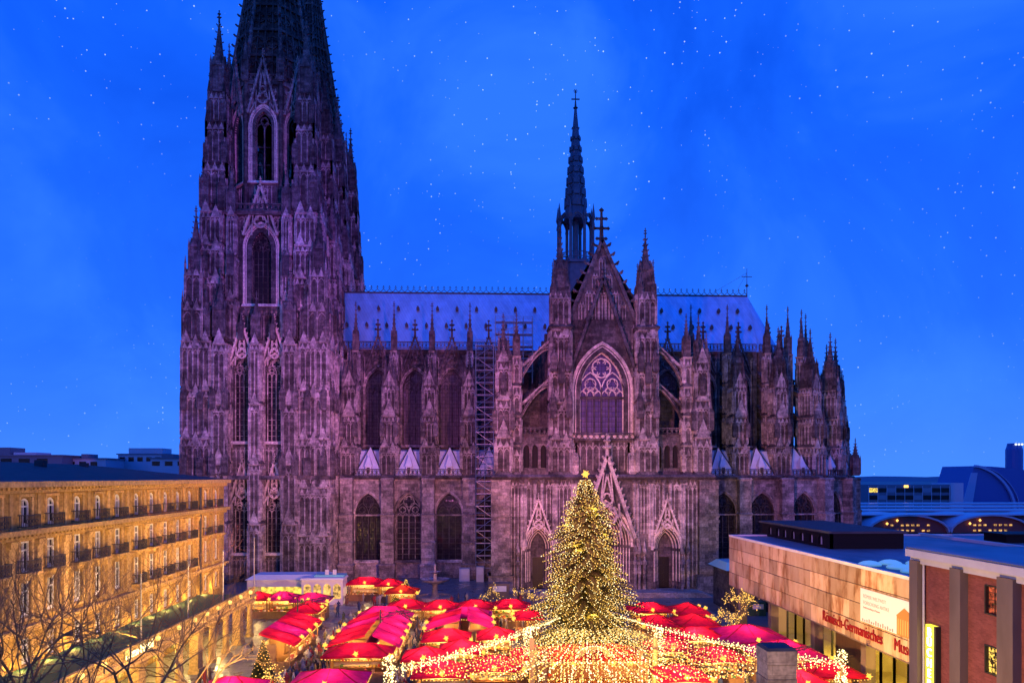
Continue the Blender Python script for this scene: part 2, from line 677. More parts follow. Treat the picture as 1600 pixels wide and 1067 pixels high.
def nodes_of(m):
    return m.node_tree.nodes, m.node_tree.links, m.node_tree.nodes['Principled BSDF']


def pos_uv(nd, lk):
    """wall coordinates from position: (x+y, z)"""
    g = N(nd, 'ShaderNodeNewGeometry')
    s = N(nd, 'ShaderNodeSeparateXYZ')
    lk.new(g.outputs['Position'], s.inputs[0])
    a = N(nd, 'ShaderNodeMath', operation='ADD')
    lk.new(s.outputs['X'], a.inputs[0])
    lk.new(s.outputs['Y'], a.inputs[1])
    c = N(nd, 'ShaderNodeCombineXYZ')
    lk.new(a.outputs[0], c.inputs['X'])
    lk.new(s.outputs['Z'], c.inputs['Y'])
    return g, c, s


def noise(nd, lk, vec, scale, detail=4, rough=.6, vscale=None):
    n = N(nd, 'ShaderNodeTexNoise')
    n.inputs['Scale'].default_value = scale
    n.inputs['Detail'].default_value = detail
    n.inputs['Roughness'].default_value = rough
    if vscale:
        mp = N(nd, 'ShaderNodeMapping')
        mp.inputs['Scale'].default_value = vscale
        lk.new(vec, mp.inputs['Vector'])
        vec = mp.outputs[0]
    lk.new(vec, n.inputs['Vector'])
    return n


def mixc(nd, lk, fac, a, b, mode='MIX'):
    m = N(nd, 'ShaderNodeMixRGB', blend_type=mode)
    for i, x in ((0, fac), (1, a), (2, b)):
        if hasattr(x, 'node'):
            lk.new(x, m.inputs[i])
        elif isinstance(x, (int, float)):
            m.inputs[i].default_value = x if i == 0 else (x, x, x, 1)
        else:
            m.inputs[i].default_value = (*x, 1)
    return m.outputs[0]


def stone_mat(name, c1, c2, soot=.8, bw=1.2, bh=.55, sootcol=(.018, .016, .018), lo=.40, hi=.62):
    m = mat(name, c1, .9, spec=.2)
    nd, lk, b = nodes_of(m)
    g, uv, s = pos_uv(nd, lk)
    br = N(nd, 'ShaderNodeTexBrick')
    br.inputs['Scale'].default_value = 1
    br.inputs['Brick Width'].default_value = bw
    br.inputs['Row Height'].default_value = bh
    br.inputs['Mortar Size'].default_value = .012
    br.inputs['Color1'].default_value = (*c1, 1)
    br.inputs['Color2'].default_value = (*c2, 1)
    br.inputs['Mortar'].default_value = (c2[0] * .7, c2[1] * .7, c2[2] * .7, 1)
    br.inputs['Bias'].default_value = -.1
    lk.new(uv.outputs[0], br.inputs['Vector'])
    big = noise(nd, lk, g.outputs['Position'], .30, 4, .72)
    streak = noise(nd, lk, g.outputs['Position'], 1.0, 2, .6, (1.5, 1.5, .45))
    mx = mixc(nd, lk, .28, big.outputs['Fac'], streak.outputs['Fac'])
    r = ramp(nd, [(lo, 1.0), (hi, 0.0)])
    lk.new(mx, r.inputs[0])
    sf = N(nd, 'ShaderNodeMath', operation='MULTIPLY')
    lk.new(r.outputs[0], sf.inputs[0])
    sf.inputs[1].default_value = soot
    c = mixc(nd, lk, sf.outputs[0], br.outputs['Color'], sootcol)
    fine = noise(nd, lk, g.outputs['Position'], 3.4, 1, .6)
    rf = ramp(nd, [(.28, .70), (.72, 1.28)])
    lk.new(fine.outputs['Fac'], rf.inputs[0])
    c = mixc(nd, lk, 1.0, c, rf.outputs[0], 'MULTIPLY')
    oi = N(nd, 'ShaderNodeObjectInfo')
    ro = ramp(nd, [(0, .72), (1, 1.2)])
    lk.new(oi.outputs['Random'], ro.inputs[0])
    c = mixc(nd, lk, 1.0, c, ro.outputs[0], 'MULTIPLY')
    lk.new(c, b.inputs['Base Color'])
    return m


stone_mat('stone', (.24, .20, .20), (.085, .075, .08), .78, lo=.38, hi=.60)  # wall planes darkened: shade of the recesses put into the colour
stone_mat('stone_pale', (.66, .56, .51), (.31, .265, .26), .76, lo=.38, hi=.58)  # ribs and shafts lightened, so relief contrast is in the colour
stone_mat('stone_highlight', (.86, .72, .60), (.70, .58, .50), .5, lo=.36, hi=.50)  # frames, gables and rolls coloured brighter to carry their highlights
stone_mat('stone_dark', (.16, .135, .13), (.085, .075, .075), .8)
stone_mat('stone_rough', (.54, .44, .39), (.20, .17, .16), .68, 1.3, .6, lo=.38, hi=.60)
stone_mat('stone_hotel', (.58, .36, .11), (.48, .29, .085), .22, 1.6, .7, (.16, .10, .05), lo=.3, hi=.6)
stone_mat('stone_trim', (.66, .44, .16), (.58, .38, .14), .16, 3.0, 2.0, (.2, .12, .06), lo=.3, hi=.6)
stone_mat('ashlar', (.42, .36, .31), (.34, .29, .25), .5, 1.6, .8)


def glass_mat(name, c1, c2, rough=.06, sx=.45, sz=.6, emit=None, es=0):
    m = mat(name, c1, rough, spec=.14)
    nd, lk, b = nodes_of(m)
    g, uv, s = pos_uv(nd, lk)
    br = N(nd, 'ShaderNodeTexBrick')
    br.offset = 0
    br.inputs['Scale'].default_value = 1
    br.inputs['Brick Width'].default_value = sx
    br.inputs['Row Height'].default_value = sz
    br.inputs['Mortar Size'].default_value = .03
    br.inputs['Color1'].default_value = (*c1, 1)
    br.inputs['Color2'].default_value = (*c2, 1)
    br.inputs['Mortar'].default_value = (.01, .01, .012, 1)
    lk.new(uv.outputs[0], br.inputs['Vector'])
    lk.new(br.outputs['Color'], b.inputs['Base Color'])
    n = noise(nd, lk, g.outputs['Position'], 2.6, 1, .5)
    bp = N(nd, 'ShaderNodeBump')
    bp.inputs['Strength'].default_value = .4
    bp.inputs['Distance'].default_value = .06
    lk.new(n.outputs['Fac'], bp.inputs['Height'])
    lk.new(bp.outputs[0], b.inputs['Normal'])
    return m


glass_mat('glass', (.018, .014, .022), (.05, .04, .055))
glass_mat('glass_violet', (.08, .055, .17), (.13, .09, .22), .3, .6, .9)
glass_mat('glass_dim', (.09, .07, .10), (.15, .12, .15), .35, .5, .8)
glass_mat('window_glass', (.015, .017, .022), (.025, .025, .03), .05, 5, 5)
mat('louvre', (.018, .015, .02), .7, spec=.2)


def streak_mat(name, c1, c2, rough, scale, vs, spec=.5, metal=0):
    m = mat(name, c1, rough, metal, spec=spec)
    nd, lk, b = nodes_of(m)
    g = N(nd, 'ShaderNodeNewGeometry')
    n = noise(nd, lk, g.outputs['Position'], scale, 5, .6, vs)
    r = ramp(nd, [(.3, c1), (.7, c2)])
    lk.new(n.outputs['Fac'], r.inputs[0])
    lk.new(r.outputs[0], b.inputs['Base Color'])
    return m


def lead_roof():
    m = mat('roof_lead', (.55, .60, .66), .40, .7, spec=.6)
    nd, lk, b = nodes_of(m)
    g, uv, s = pos_uv(nd, lk)
    br = N(nd, 'ShaderNodeTexBrick')
    br.offset = .0
    br.inputs['Scale'].default_value = 1
    br.inputs['Brick Width'].default_value = .62
    br.inputs['Row Height'].default_value = 60
    br.inputs['Mortar Size'].default_value = .03
    br.inputs['Color1'].default_value = (.58, .76, .96, 1)
    br.inputs['Color2'].default_value = (.48, .66, .88, 1)
    br.inputs['Mortar'].default_value = (.38, .54, .74, 1)
    lk.new(uv.outputs[0], br.inputs['Vector'])
    n = noise(nd, lk, g.outputs['Position'], .5, 5, .6, (1, 1, .25))
    r = ramp(nd, [(.3, .75), (.7, 1.1)])
    lk.new(n.outputs['Fac'], r.inputs[0])
    c = mixc(nd, lk, 1, br.outputs['Color'], r.outputs[0], 'MULTIPLY')
    lk.new(c, b.inputs['Base Color'])


lead_roof()
streak_mat('lead_dark', (.07, .075, .11), (.12, .13, .18), .45, 1.2, (1, 1, 1), .5, .3)
streak_mat('snow_roof', (.70, .74, .80), (.55, .58, .66), .6, 1.2, (1, 1, 1))
streak_mat('slate', (.035, .04, .045), (.06, .065, .07), .75, .8, (1, 1, 1), .3)
streak_mat('iron', (.03, .03, .035), (.05, .05, .055), .5, 2, (1, 1, 1))
streak_mat('steel', (.45, .45, .47), (.33, .33, .35), .4, 2, (1, 1, 1), metal=.6)
streak_mat('flat_roof', (.07, .09, .12), (.20, .23, .28), .5, .25, (1, .6, 1), .6)
streak_mat('asphalt', (.10, .10, .105), (.16, .155, .15), .55, .35, (1, 1, 1))
streak_mat('paving', (.20, .19, .18), (.29, .27, .25), .45, .3, (1, 1, 1))
streak_mat('bark', (.16, .105, .05), (.30, .20, .10), .9, 3, (1, 1, .4), .2)
streak_mat('wood', (.26, .13, .05), (.36, .19, .08), .6, 3, (1, 1, .3))
streak_mat('wood_dark', (.07, .035, .018), (.11, .055, .028), .6, 3, (1, 1, .3))
streak_mat('canvas_white', (.75, .74, .70), (.66, .65, .60), .6, .5, (1, 1, 1))
streak_mat('concrete', (.17, .125, .09), (.24, .18, .135), .85, .8, (1, 1, .3), .2)
streak_mat('white_trim', (.72, .70, .66), (.60, .58, .55), .6, .7, (1, 1, 1))
mat('white_paint', (.78, .77, .73), .5)
mat('copper_green', (.13, .34, .28), .6)
mat('green_deck', (.03, .09, .05), .8)
mat('turquoise', (.16, .55, .55), .4)
mat('skin', (.55, .34, .25), .6)
mat('bronze', (.025, .02, .016), .5, .3)


def fabric(name, c, tr=.5):
    """awning cloth: light from the lamps below shines through"""
    m = mat(name, c, .6, spec=.25)
    nd, lk, b = nodes_of(m)
    g = N(nd, 'ShaderNodeNewGeometry')
    n = noise(nd, lk, g.outputs['Position'], .7, 4, .6)
    r = ramp(nd, [(.3, .55), (.7, 1.1)])
    lk.new(n.outputs['Fac'], r.inputs[0])
    wr = noise(nd, lk, g.outputs['Position'], 2.2, 3, .6, (1, 1, 1))
    bp = N(nd, 'ShaderNodeBump')
    bp.inputs['Strength'].default_value = .6
    bp.inputs['Distance'].default_value = .25
    lk.new(wr.outputs['Fac'], bp.inputs['Height'])
    lk.new(bp.outputs[0], b.inputs['Normal'])
    cc = mixc(nd, lk, 1, c, r.outputs[0], 'MULTIPLY')
    lk.new(cc, b.inputs['Base Color'])
    t = N(nd, 'ShaderNodeBsdfTranslucent')
    lk.new(cc, t.inputs['Color'])
    mx = N(nd, 'ShaderNodeMixShader')
    mx.inputs[0].default_value = tr
    out = [x for x in nd if x.type == 'OUTPUT_MATERIAL'][0]
    lk.new(b.outputs[0], mx.inputs[1])
    lk.new(t.outputs[0], mx.inputs[2])
    lk.new(mx.outputs[0], out.inputs['Surface'])


fabric('red_cloth', (.85, .008, .075))
fabric('pink_cloth', (.85, .012, .30))
fabric('dark_red_cloth', (.60, .03, .03))


def emitter(name, c, s, sample=True):
    m = mat(name, (0.02, 0.02, 0.02), .5, emit=c, es=s)
    if not sample:
        m.cycles.emission_sampling = 'NONE'
    return m


emitter('bulb', (1.0, .55, .10), 1.35, False)
emitter('bulb_pale', (1.0, .76, .34), 1.9, False)
for n_, a_, b_ in (('bulb', .8, 3.0), ('bulb_pale', 1.2, 5.0)):           # no two lamps equally bright
    nd, lk, b = nodes_of(MAT[n_])
    g_ = N(nd, 'ShaderNodeNewGeometry')
    z_ = noise(nd, lk, g_.outputs['Position'], 7, 0)
    q_ = ramp(nd, [(.3, a_), (.7, b_)])
    q_.color_ramp.elements[1].color = (b_, b_, b_, 1)
    lk.new(z_.outputs['Fac'], q_.inputs[0])
    lk.new(q_.outputs[0], b.inputs['Emission Strength'])
emitter('globe', (1.0, .56, .12), 2.2, False)
emitter('star_lamp', (1.0, .52, .06), 1.7, False)
emitter('glow_panel', (1.0, .72, .22), 2.0)  # glow added on stall fascias to brighten the market
emitter('lit_window', (1.0, .56, .14), .8)
emitter('lit_window_yellow', (1.0, .70, .10), .8)
for n_, a_, b_ in (('lit_window', .15, 1.5), ('lit_window_yellow', .2, 1.6)):   # rooms and shop interiors are never evenly lit
    nd, lk, b = nodes_of(MAT[n_])
    g_ = N(nd, 'ShaderNodeNewGeometry')
    z_ = noise(nd, lk, g_.outputs['Position'], 1.6, 2)
    q_ = ramp(nd, [(.34, a_), (.66, b_)])
    q_.color_ramp.elements[1].color = (b_, b_, b_, 1)
    lk.new(z_.outputs['Fac'], q_.inputs[0])
    lk.new(q_.outputs[0], b.inputs['Emission Strength'])
emitter('neon', (1.0, .95, .55), 6.0)
emitter('neon_yellow', (1.0, .80, .05), 1.6)
emitter('sign_red', (1.0, .10, .12), 2.5, False)
emitter('cool_lamp', (.8, .9, 1.0), 2.0, False)

# ================================================================== ground
gm = MB()
gm.face([(-4000, -300, 0), (4000, -300, 0), (4000, 8000, 0), (-4000, 8000, 0)])
ground = struct(gm.build('ground', 'asphalt'))


def paving_mat():
    m = mat('square_paving', (.2, .19, .18), .35)
    nd, lk, b = nodes_of(m)
    g = N(nd, 'ShaderNodeNewGeometry')
    br = N(nd, 'ShaderNodeTexBrick')
    br.inputs['Scale'].default_value = 1
    br.inputs['Brick Width'].default_value = 1.2
    br.inputs['Row Height'].default_value = .8
    br.inputs['Mortar Size'].default_value = .02
    br.inputs['Color1'].default_value = (.25, .235, .22, 1)
    br.inputs['Color2'].default_value = (.17, .16, .155, 1)
    br.inputs['Mortar'].default_value = (.06, .06, .06, 1)
    lk.new(g.outputs['Position'], br.inputs['Vector'])
    n = noise(nd, lk, g.outputs['Position'], .4, 5, .6)
    r = ramp(nd, [(.3, .7), (.7, 1.2)])
    lk.new(n.outputs['Fac'], r.inputs[0])
    lk.new(mixc(nd, lk, 1, br.outputs['Color'], r.outputs[0], 'MULTIPLY'), b.inputs['Base Color'])
    rr = ramp(nd, [(.35, .18), (.65, .55)])
    lk.new(n.outputs['Fac'], rr.inputs[0])
    lk.new(rr.outputs[0], b.inputs['Roughness'])


paving_mat()
gm = MB()
gm.box(-36, 34, 30, 146, -.05, .004)
struct(gm.build('pavement', 'square_paving'))
gm = MB()
for i in range(4):
    gm.box(4.5 - .4 * (3 - i), 37 + .4 * (3 - i), 121.4 + .4 * i, 128, .004 + .16 * i, .004 + .16 * (i + 1))
struct(gm.build('portal_steps', 'ashlar'))

# ================================================================== the cathedral
CR = Vector((20.8, 150, 0))
dom = thing('cathedral', 'huge dark gothic stone cathedral with tall spired tower, blue lead roof and flying buttresses', 'cathedral', CR)


def C(name, me, x, y, z=0, rz=0, label=None, scale=None):
    return put(name, me, dom, (x - CR.x, y - CR.y, z), rz, label, scale)


def Cw(ws, x, y, z=0, rz=0):
    f = C('window', ws[0], x, y, z, rz)
    put('tracery', ws[1], f)
    put('mullion', ws[3], f)
    for p in ws[2]:
        put('pane', p, f)
    return f


def pin(x, y, z, w, h, m='stone'):
    return C('pinnacle', pinnacle_me(w, h, m), x, y, z, random.choice((0, pi / 2, pi)))


def me_of(key, fn, mats=('stone', 'stone_pale')):
    return cached(key, lambda: fn().mesh(key if isinstance(key, str) else key[0], mats))


# ------------------------------------------------------------------ the two west towers
def tower(cx, cy, angles, lower=True):
    def T(name, me, x, y, z=0, a=0, rz=0, label=None):
        return C(name, me, cx + x * cos(a) - y * sin(a), cy + x * sin(a) + y * cos(a), z, a + rz, label)

    def TW(ws, x, y, a):
        return Cw(ws, cx + x * cos(a) - y * sin(a), cy + x * sin(a) + y * cos(a), 0, a)

    def TP(x, y, z, w, h, a, m='stone'):
        return pin(cx + x * cos(a) - y * sin(a), cy + x * sin(a) + y * cos(a), z, w, h, m)

    if lower:
        def wall12():
            mb = MB()
            hs = []
            for sx in (-1, 1):
                hs.append(opening(3.5, 5.6, 13.6, 1.0, 8, 0, sx * 3.05))
                hs.append(opening(3.5, 26.8, 39.8, 1.0, 8, 0, sx * 3.05))
            wall_holes(mb, [(-10.98, 0), (10.98, 0), (10.98, 46), (-10.98, 46)], hs, -11, -9.4)
            for sx in (-1, 1):
                for z0, z1 in ((1, 4.6), (18.0, 19.4), (20.6, 25.6)):
                    niches(mb, sx * 3.05 - 2, sx * 3.05 + 2, z0, z1, -11, 5, .2, False)
                for x in (-2.1, 2.1):
                    for z0, z1 in ((6, 13), (14.5, 19), (27, 39), (40.5, 44.8)):
                        mb.cone(sx * 3.05 + x, -11.1, z0, z1, .14, .14, 6)
            return mb

        w1 = window_set(3.5, 5.6, 13.6, 1.0, 4, 1.1, 3, .26, ('stone_highlight', 'stone_pale', 'glass'))
        w2 = window_set(3.5, 26.8, 39.8, 1.0, 4, 1.1, 3, .26, ('stone_highlight', 'stone_pale', 'glass'))
        for a in angles:
            T('tower_wall', me_of('tower_wall', wall12), 0, 0, 0, a)
            for sx in (-1, 1):
                TW(w1, sx * 3.05, -11, a)
                TW(w2, sx * 3.05, -11, a)
                g = me_of('gable', lambda: gable_mb(5.0, 8.2, .5, .36, 9, 1.6), 'stone_highlight')
                T('gable', g, sx * 3.05, -11.3, 14.6, a)
                T('gable', g, sx * 3.05, -11.3, 41.2, a)
            T('buttress', me_of('tower_mid_buttress', lambda: buttress_mb(2.1, 3.0, 0, 45, 4, .85, 2)), 0, -11, 0, a)
            for sx in (-1, 1):
                T('buttress', me_of('tower_flank_buttress', lambda: buttress_mb(2.7, 3.2, 0, 45, 4, .88, 2)), sx * 6.5, -11, 0, a)
                T('buttress', me_of('tower_corner_buttress', lambda: buttress_mb(5.7, 2.75, 0, 45.5, 5, .93, 5, True)), sx * 10.9, -10.95, 0, a)
            cb = me_of('cornice', lambda: _band(14.0, .4, .15))
            T('cornice', cb, 0, 0, 19.5, a)
            for x, y, w, h in ((0, -12.6, 1.3, 9), (-6.5, -12.9, 1.9, 13), (6.5, -12.9, 1.9, 13), (9.3, -12.6, 1.5, 11), (-9.3, -12.6, 1.5, 11),
                               (12.3, -12.5, 1.9, 15), (-12.3, -12.5, 1.9, 15), (10.8, -11.4, 1.5, 17), (-10.8, -11.4, 1.5, 17), (3, -12.1, .8, 6), (-3, -12.1, .8, 6)):
                if not (a > 0 and x > 5):                     # the nave roof meets the tower here
                    TP(x, y, 45.9, w, h, a)
            for x, h in ((7.6, 7), (-7.6, 7), (9.9, 6), (-9.9, 6), (12.9, 7), (-12.9, 7), (5.3, 7), (-5.3, 7)):
                TP(x, -14.0, 20.2, 1.0, h, a)
                TP(x, -13.9, 32.5, .9, h, a)
    def corner3():
        mb = MB()
        for z0, z1, w in ((45.6, 52.5, 3.6), (52.5, 59, 2.9)):
            mb.box(-w / 2, w / 2, -w / 2, w / 2, z0, z1)
            for q in range(4):
                s = MB()
                niches(s, -w / 2 + .15, w / 2 - .15, z0 + .4, z1 - 1.0, -w / 2, 2, .3)
                s.cone(-w / 2, -w / 2, z0, z1 + .6, .22, .2, 6, 0, 1)
                s.cone(-w / 2, -w / 2, z1 + .6, z1 + 2.6, .24, .02, 6, 0, 1)
                mb.add(s, Matrix.Rotation(q * pi / 2, 4, 'Z'))
        return mb
    if lower:
        for sx, sy in ((-1, -1), (1, -1)):
            T('corner_turret', me_of('corner_turret_third', corner3), sx * 11.6, sy * 11.6)
            TP(sx * 11.6, sy * 11.6, 58, 1.7, 13, 0)
    # third storey: one tall window in deep mouldings, gable, pier clusters
    def wall3():
        mb = MB()
        wall_holes(mb, [(-9.48, 45.5), (9.48, 45.5), (9.48, 71), (-9.48, 71)], [opening(3.7, 53.3, 64.0, 1.05, 8)], -9.5, -7.6)
        niches(mb, -3.6, 3.6, 46.4, 51.8, -9.5, 7, .2)
        for sx in (-1, 1):
            for k in range(3):
                mb.cone(sx * (3.55 + .3 * k), -9.6 - .12 * k, 47, 69, .13, .13, 6)
            niches(mb, sx * 3.2 - .9 if sx > 0 else -4.1, sx * 3.2 + .9 if sx > 0 else -2.3, 66.5, 70, -9.5, 2, .2)
        return mb

    w3 = window_set(3.7, 53.3, 64.0, 1.05, 4, 1.4, 4, .42, ('stone_highlight', 'stone', 'louvre', 'stone_dark'), 1.2, .13)
    for a in angles:
        T('tower_wall', me_of('tower_wall_third', wall3), 0, 0, 0, a)
        TW(w3, 0, -9.5, a)
        T('gable', me_of('gable_third', lambda: gable_mb(6.6, 9.6, .5, .42, 11, 1.7), 'stone_highlight'), 0, -9.9, 66.4, a)
        T('balustrade', me_of('tower_balustrade', lambda: balustrade_mb(7, 1.3)), -3.5, -10.2, 51.0, a)
        for sx in (-1, 1):
            T('buttress', me_of('third_flank', lambda: buttress_mb(1.7, 2.0, 45.6, 70, 3, .82, 2)), sx * 5.2, -9.5, 0, a)
            T('buttress', me_of('third_corner', lambda: buttress_mb(4.4, 2.3, 45.6, 70.5, 4, .86, 4)), sx * 8.9, -9.4, 0, a)
        T('cornice', me_of('cornice_third', lambda: _band(10.7, .6, .7)), 0, 0, 70.2, a)
        T('balustrade', me_of('tower_balustrade_wide', lambda: balustrade_mb(20, 1.4)), -10, -10.7, 70.9, a)
        for x, y, z, w, h in ((5.2, -11.2, 58, 1.1, 9.5), (-5.2, -11.2, 58, 1.1, 9.5), (11.4, -11.3, 54, 1.1, 10), (-11.4, -11.3, 54, 1.1, 10),
                              (7.4, -11.6, 52, .95, 8), (-7.4, -11.6, 52, .95, 8), (9.9, -11.6, 57.5, .95, 9), (-9.9, -11.6, 57.5, .95, 9),
                              (5.2, -10.6, 70, 1.3, 10), (-5.2, -10.6, 70, 1.3, 10), (10.3, -10.4, 71, 1.4, 13), (-10.3, -10.4, 71, 1.4, 13),
                              (7.0, -10.5, 71, 1.2, 11), (-7.0, -10.5, 71, 1.2, 11)):
            TP(x, y, z, w, h, a)
    # octagon storey
    ap = 8.1
    fw = 2 * ap * math.tan(pi / 8)

    def wall8():
        mb = MB()
        wall_holes(mb, [(-fw / 2, 71), (fw / 2, 71), (fw / 2, 97), (-fw / 2, 97)], [opening(3.2, 77.6, 88.4, 1.05, 8)], -ap, -ap + 1.3)
        for sx in (-1, 1):
            mb.cone(sx * fw / 2, -ap, 71, 97, .55, .5, 8)
            mb.cone(sx * (fw / 2 - .7), -ap - .1, 71, 96, .18, .18, 6)
            niches(mb, sx * 2.35 - .35, sx * 2.35 + .35, 90, 95, -ap, 1, .16)
        niches(mb, -1.6, 1.6, 71.2, 76.6, -ap, 4, .18, False)
        mb.box(-fw / 2, fw / 2, -ap - .35, -ap + .9, 96.3, 97.1)
        return mb

    w4 = window_set(3.2, 77.6, 88.4, 1.05, 2, 1.0, 3, .42, ('stone_highlight', 'stone', 'louvre'), 4)
    w4 = (w4[0], w4[1], [], w4[3])
    g4 = me_of('gable_octagon', lambda: gable_mb(5.8, 10.8, .5, .38, 11, 1.8), 'stone_pale')
    b4 = me_of('octagon_balustrade', lambda: balustrade_mb(fw, 1.3))
    for i in range(8):
        a = i * pi / 4
        T('octagon_wall', me_of('octagon_wall', wall8), 0, 0, 0, a)
        TW(w4, 0, -ap, a)
        T('gable', g4, 0, -ap - .2, 90.6, a)
        T('balustrade', b4, -fw / 2, -ap - .1, 97.1, a)
        r = ap / cos(pi / 8) + .1
        TP(r * sin(pi / 8), -r * cos(pi / 8), 96.8, 1.1, 10, a)

    def turret():
        mb = MB()
        for k, (z0, z1, w) in enumerate(((71, 80, 4.3), (80, 88, 3.6), (88, 94, 2.9))):
            mb.box(-w / 2, w / 2, -w / 2, w / 2, z0, z1)
            for q in range(4):
                s = MB()
                niches(s, -w / 2 + .1, w / 2 - .1, z0 + .5, z1 - 1.2, -w / 2, 3, .22)
                s.frus(0, 0, z1 - .4, z1, w, w, w + .5, w + .5)
                for sx in (-1, 1):
                    s.frus(sx * w / 2, -w / 2, z1 - 3, z1, .45, .45, .45, .45)
                    s.frus(sx * w / 2, -w / 2, z1, z1 + 2.2, .5, .5, .03, .03)
                mb.add(s, Matrix.Rotation(q * pi / 2, 4, 'Z'))
        return mb

    for sx in (-1, 1):
        for sy in (-1, 1):
            x, y = sx * 8.4, sy * 8.4
            T('corner_turret', me_of('corner_turret', turret), x, y)
            TP(x, y, 92, 2.1, 18, 0)
            for dx in (-1, 1):
                for dy in (-1, 1):
                    TP(x + dx * 1.7, y + dy * 1.7, 79.5, .9, 9, 0)
                    TP(x + dx * 1.35, y + dy * 1.35, 87.5, .75, 10, 0)
    # openwork spire
    z0, z1, r0 = 97, 152, 8.7

    def rr(z):
        return r0 * (z1 - z) / (z1 - z0) + .25

    def rib():
        mb = MB()
        mb.tube((0, -rr(z0), z0), (0, -rr(z1), z1), .42, .2, 6)
        n = 26
        for i in range(n):
            z = z0 + (z1 - z0) * (i + .5) / n
            s = .55 - .25 * i / n
            mb.bar((0, -rr(z), z), (0, -rr(z) - s * 1.5, z + s * .5), s * .6)
            mb.octa((0, -rr(z) - s * 1.6, z + s * .7), s * .55)
        return mb

    def panel():
        mb = MB()
        nb = 10
        t8 = math.tan(pi / 8)
        c8 = cos(pi / 8)
        for i in range(nb):
            za, zb = z0 + (z1 - z0) * i / nb, z0 + (z1 - z0) * (i + 1) / nb
            ra, rb = rr(za) * c8, rr(zb) * c8
            wa, wb = ra * t8, rb * t8
            yi = .35
            mb.bar((-wa, -ra, za), (wa, -ra, za), .35, .5)
            for f in (-.5, 0, .5):
                mb.bar((f * wa, -ra, za), (f * wb, -rb, zb), .22)
            mb.face([(-wa, -ra + yi, za), (wa, -ra + yi, za), (wb * 1, -rb + yi, za + (zb - za) * .98), (-wb, -rb + yi, za + (zb - za) * .98)])
            zm = (za + zb) / 2
            rm = (ra + rb) / 2
            for sx in (-1, 1):
                k = MB()
                foil(k, sx * wa * .45, zm, wa * .38, 4, .16, -rm - .1, -rm + .2)
                mb.add(k)
        return mb

    for i in range(8):
        T('spire_rib', me_of('spire_rib', rib), 0, 0, 0, i * pi / 4 + pi / 8)
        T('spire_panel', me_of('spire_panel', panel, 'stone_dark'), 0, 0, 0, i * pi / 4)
    f = MB()
    finial(f, 0, 0, z1 - 1, 7)
    C('finial', f.mesh('finial', 'stone'), cx, cy, 0)


def _band(half, h, proj):
    mb = MB()
    mb.frus(0, -half + 1, 0, h, 2 * half - .06, 2.0, 2 * half + proj - .06, 2.0 + proj * .9)
    mb.frus(0, -half + 1, h, h + .35, 2 * half + proj - .06, 2 + proj * .9, 2 * half - .06, 2)
    return mb


TX, TY = -42.8, 154
tower(TX, TY, (0, pi / 2), True)
tower(TX, TY + 31, (0, pi / 2), False)
# inner cores keep light from leaking through the lower storeys
core = MB()
core.box(TX - 9.2, TX + 9.2, TY - 9.2, TY + 41, 0, 45)
core.box(TX - 7.3, TX + 7.3, TY - 7.3, TY + 38, 45, 70)
core.box(TX - 13.2, TX - 11, TY - 13.2, TY + 44, 0, 45)
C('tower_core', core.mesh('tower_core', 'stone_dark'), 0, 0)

# ------------------------------------------------------------------ nave and choir bays
BAY = 8.0
nave_x = [-30.8 + BAY * i for i in range(5)]          # bay centres west of the transept
choir_x = [40.6, 48.5, 56.4]
AY, CY, RY = 147.5, 162.0, 170.0
APX = 61.0                                              # centre of the apse
aw = window_set(5.0, 3.6, 12.6, .95, 4, .9, 2, .26)
aw_plain = window_set(5.0, 3.6, 12.6, .95, 4, .9, 2, .26, ('stone_pale', 'stone_dark', 'glass'))
cw = window_set(5.5, 27.0, 38.9, .92, 4, .9, 2, .34, ('stone_pale', 'stone', 'glass_dim'))


def aisle_wall():
    mb = MB()
    wall_holes(mb, [(-BAY / 2, 0), (BAY / 2, 0), (BAY / 2, 20), (-BAY / 2, 20)], [opening(5.0, 3.6, 12.6, .95, 10)], 0, 1.6)
    mb.box(-BAY / 2, BAY / 2, -.45, 0, 0, 2.6)
    mb.frus(0, -.2, 2.6, 3.0, BAY, .5, BAY, .02)
    mb.box(-3.2, 3.2, -.16, 0, 12.3, 12.6)
    return mb


def aisle_pier():
    mb = MB()
    for z0, z1, w, d in ((0, 2.8, 3.0, 2.6), (2.8, 7.2, 2.6, 2.2), (7.2, 12.6, 2.5, 2.0), (12.6, 19.6, 2.4, 1.8)):
        mb.box(-w / 2, w / 2, -d, .1, z0, z1)
        mb.frus(0, -d / 2, z1 - .3, z1, w + .1, d + .1, w + .34, d + .3)
        mb.frus(0, -d / 2, z1, z1 + .25, w + .34, d + .3, w - .1, d - .1)
    return mb


def snow_roof():
    mb = MB()
    w = 2.75
    a = (0, 3.6, 6.2)
    b = [(-w, .5, .3), (w, .5, .3), (w, 6.5, .3), (-w, 6.5, .3)]
    for i in range(4):
        mb.face([b[i], b[(i + 1) % 4], a])
    mb.face([(-2.6, 1.3, .3), (2.6, 1.3, .3), (2.6, 4.3, 5.2), (-2.6, 4.3, 5.2)])
    mb.face([(-2.6, 4.3, 5.2), (2.6, 4.3, 5.2), (2.6, 8, 5.6), (-2.6, 8, 5.6)])
    return mb


def snow_edges():
    mb = MB()
    for sx in (-1, 1):
        mb.bar((sx * 2.75, .42, .35), (0, 3.52, 6.25), .14)
    return mb


def roof_dormer():
    mb = MB()
    mb.box(-.55, .55, -.6, .9, 0, 1.5)
    mb.frus(0, .15, 1.5, 4.0, 1.5, 1.7, 0, 0)
    mb.box(-.32, .32, -.66, -.6, .2, 1.3, 1)
    return mb


def outer_pier():
    mb = buttress_mb(3.2, 4.4, 20, 38.5, 3, .78, 3)
    return mb


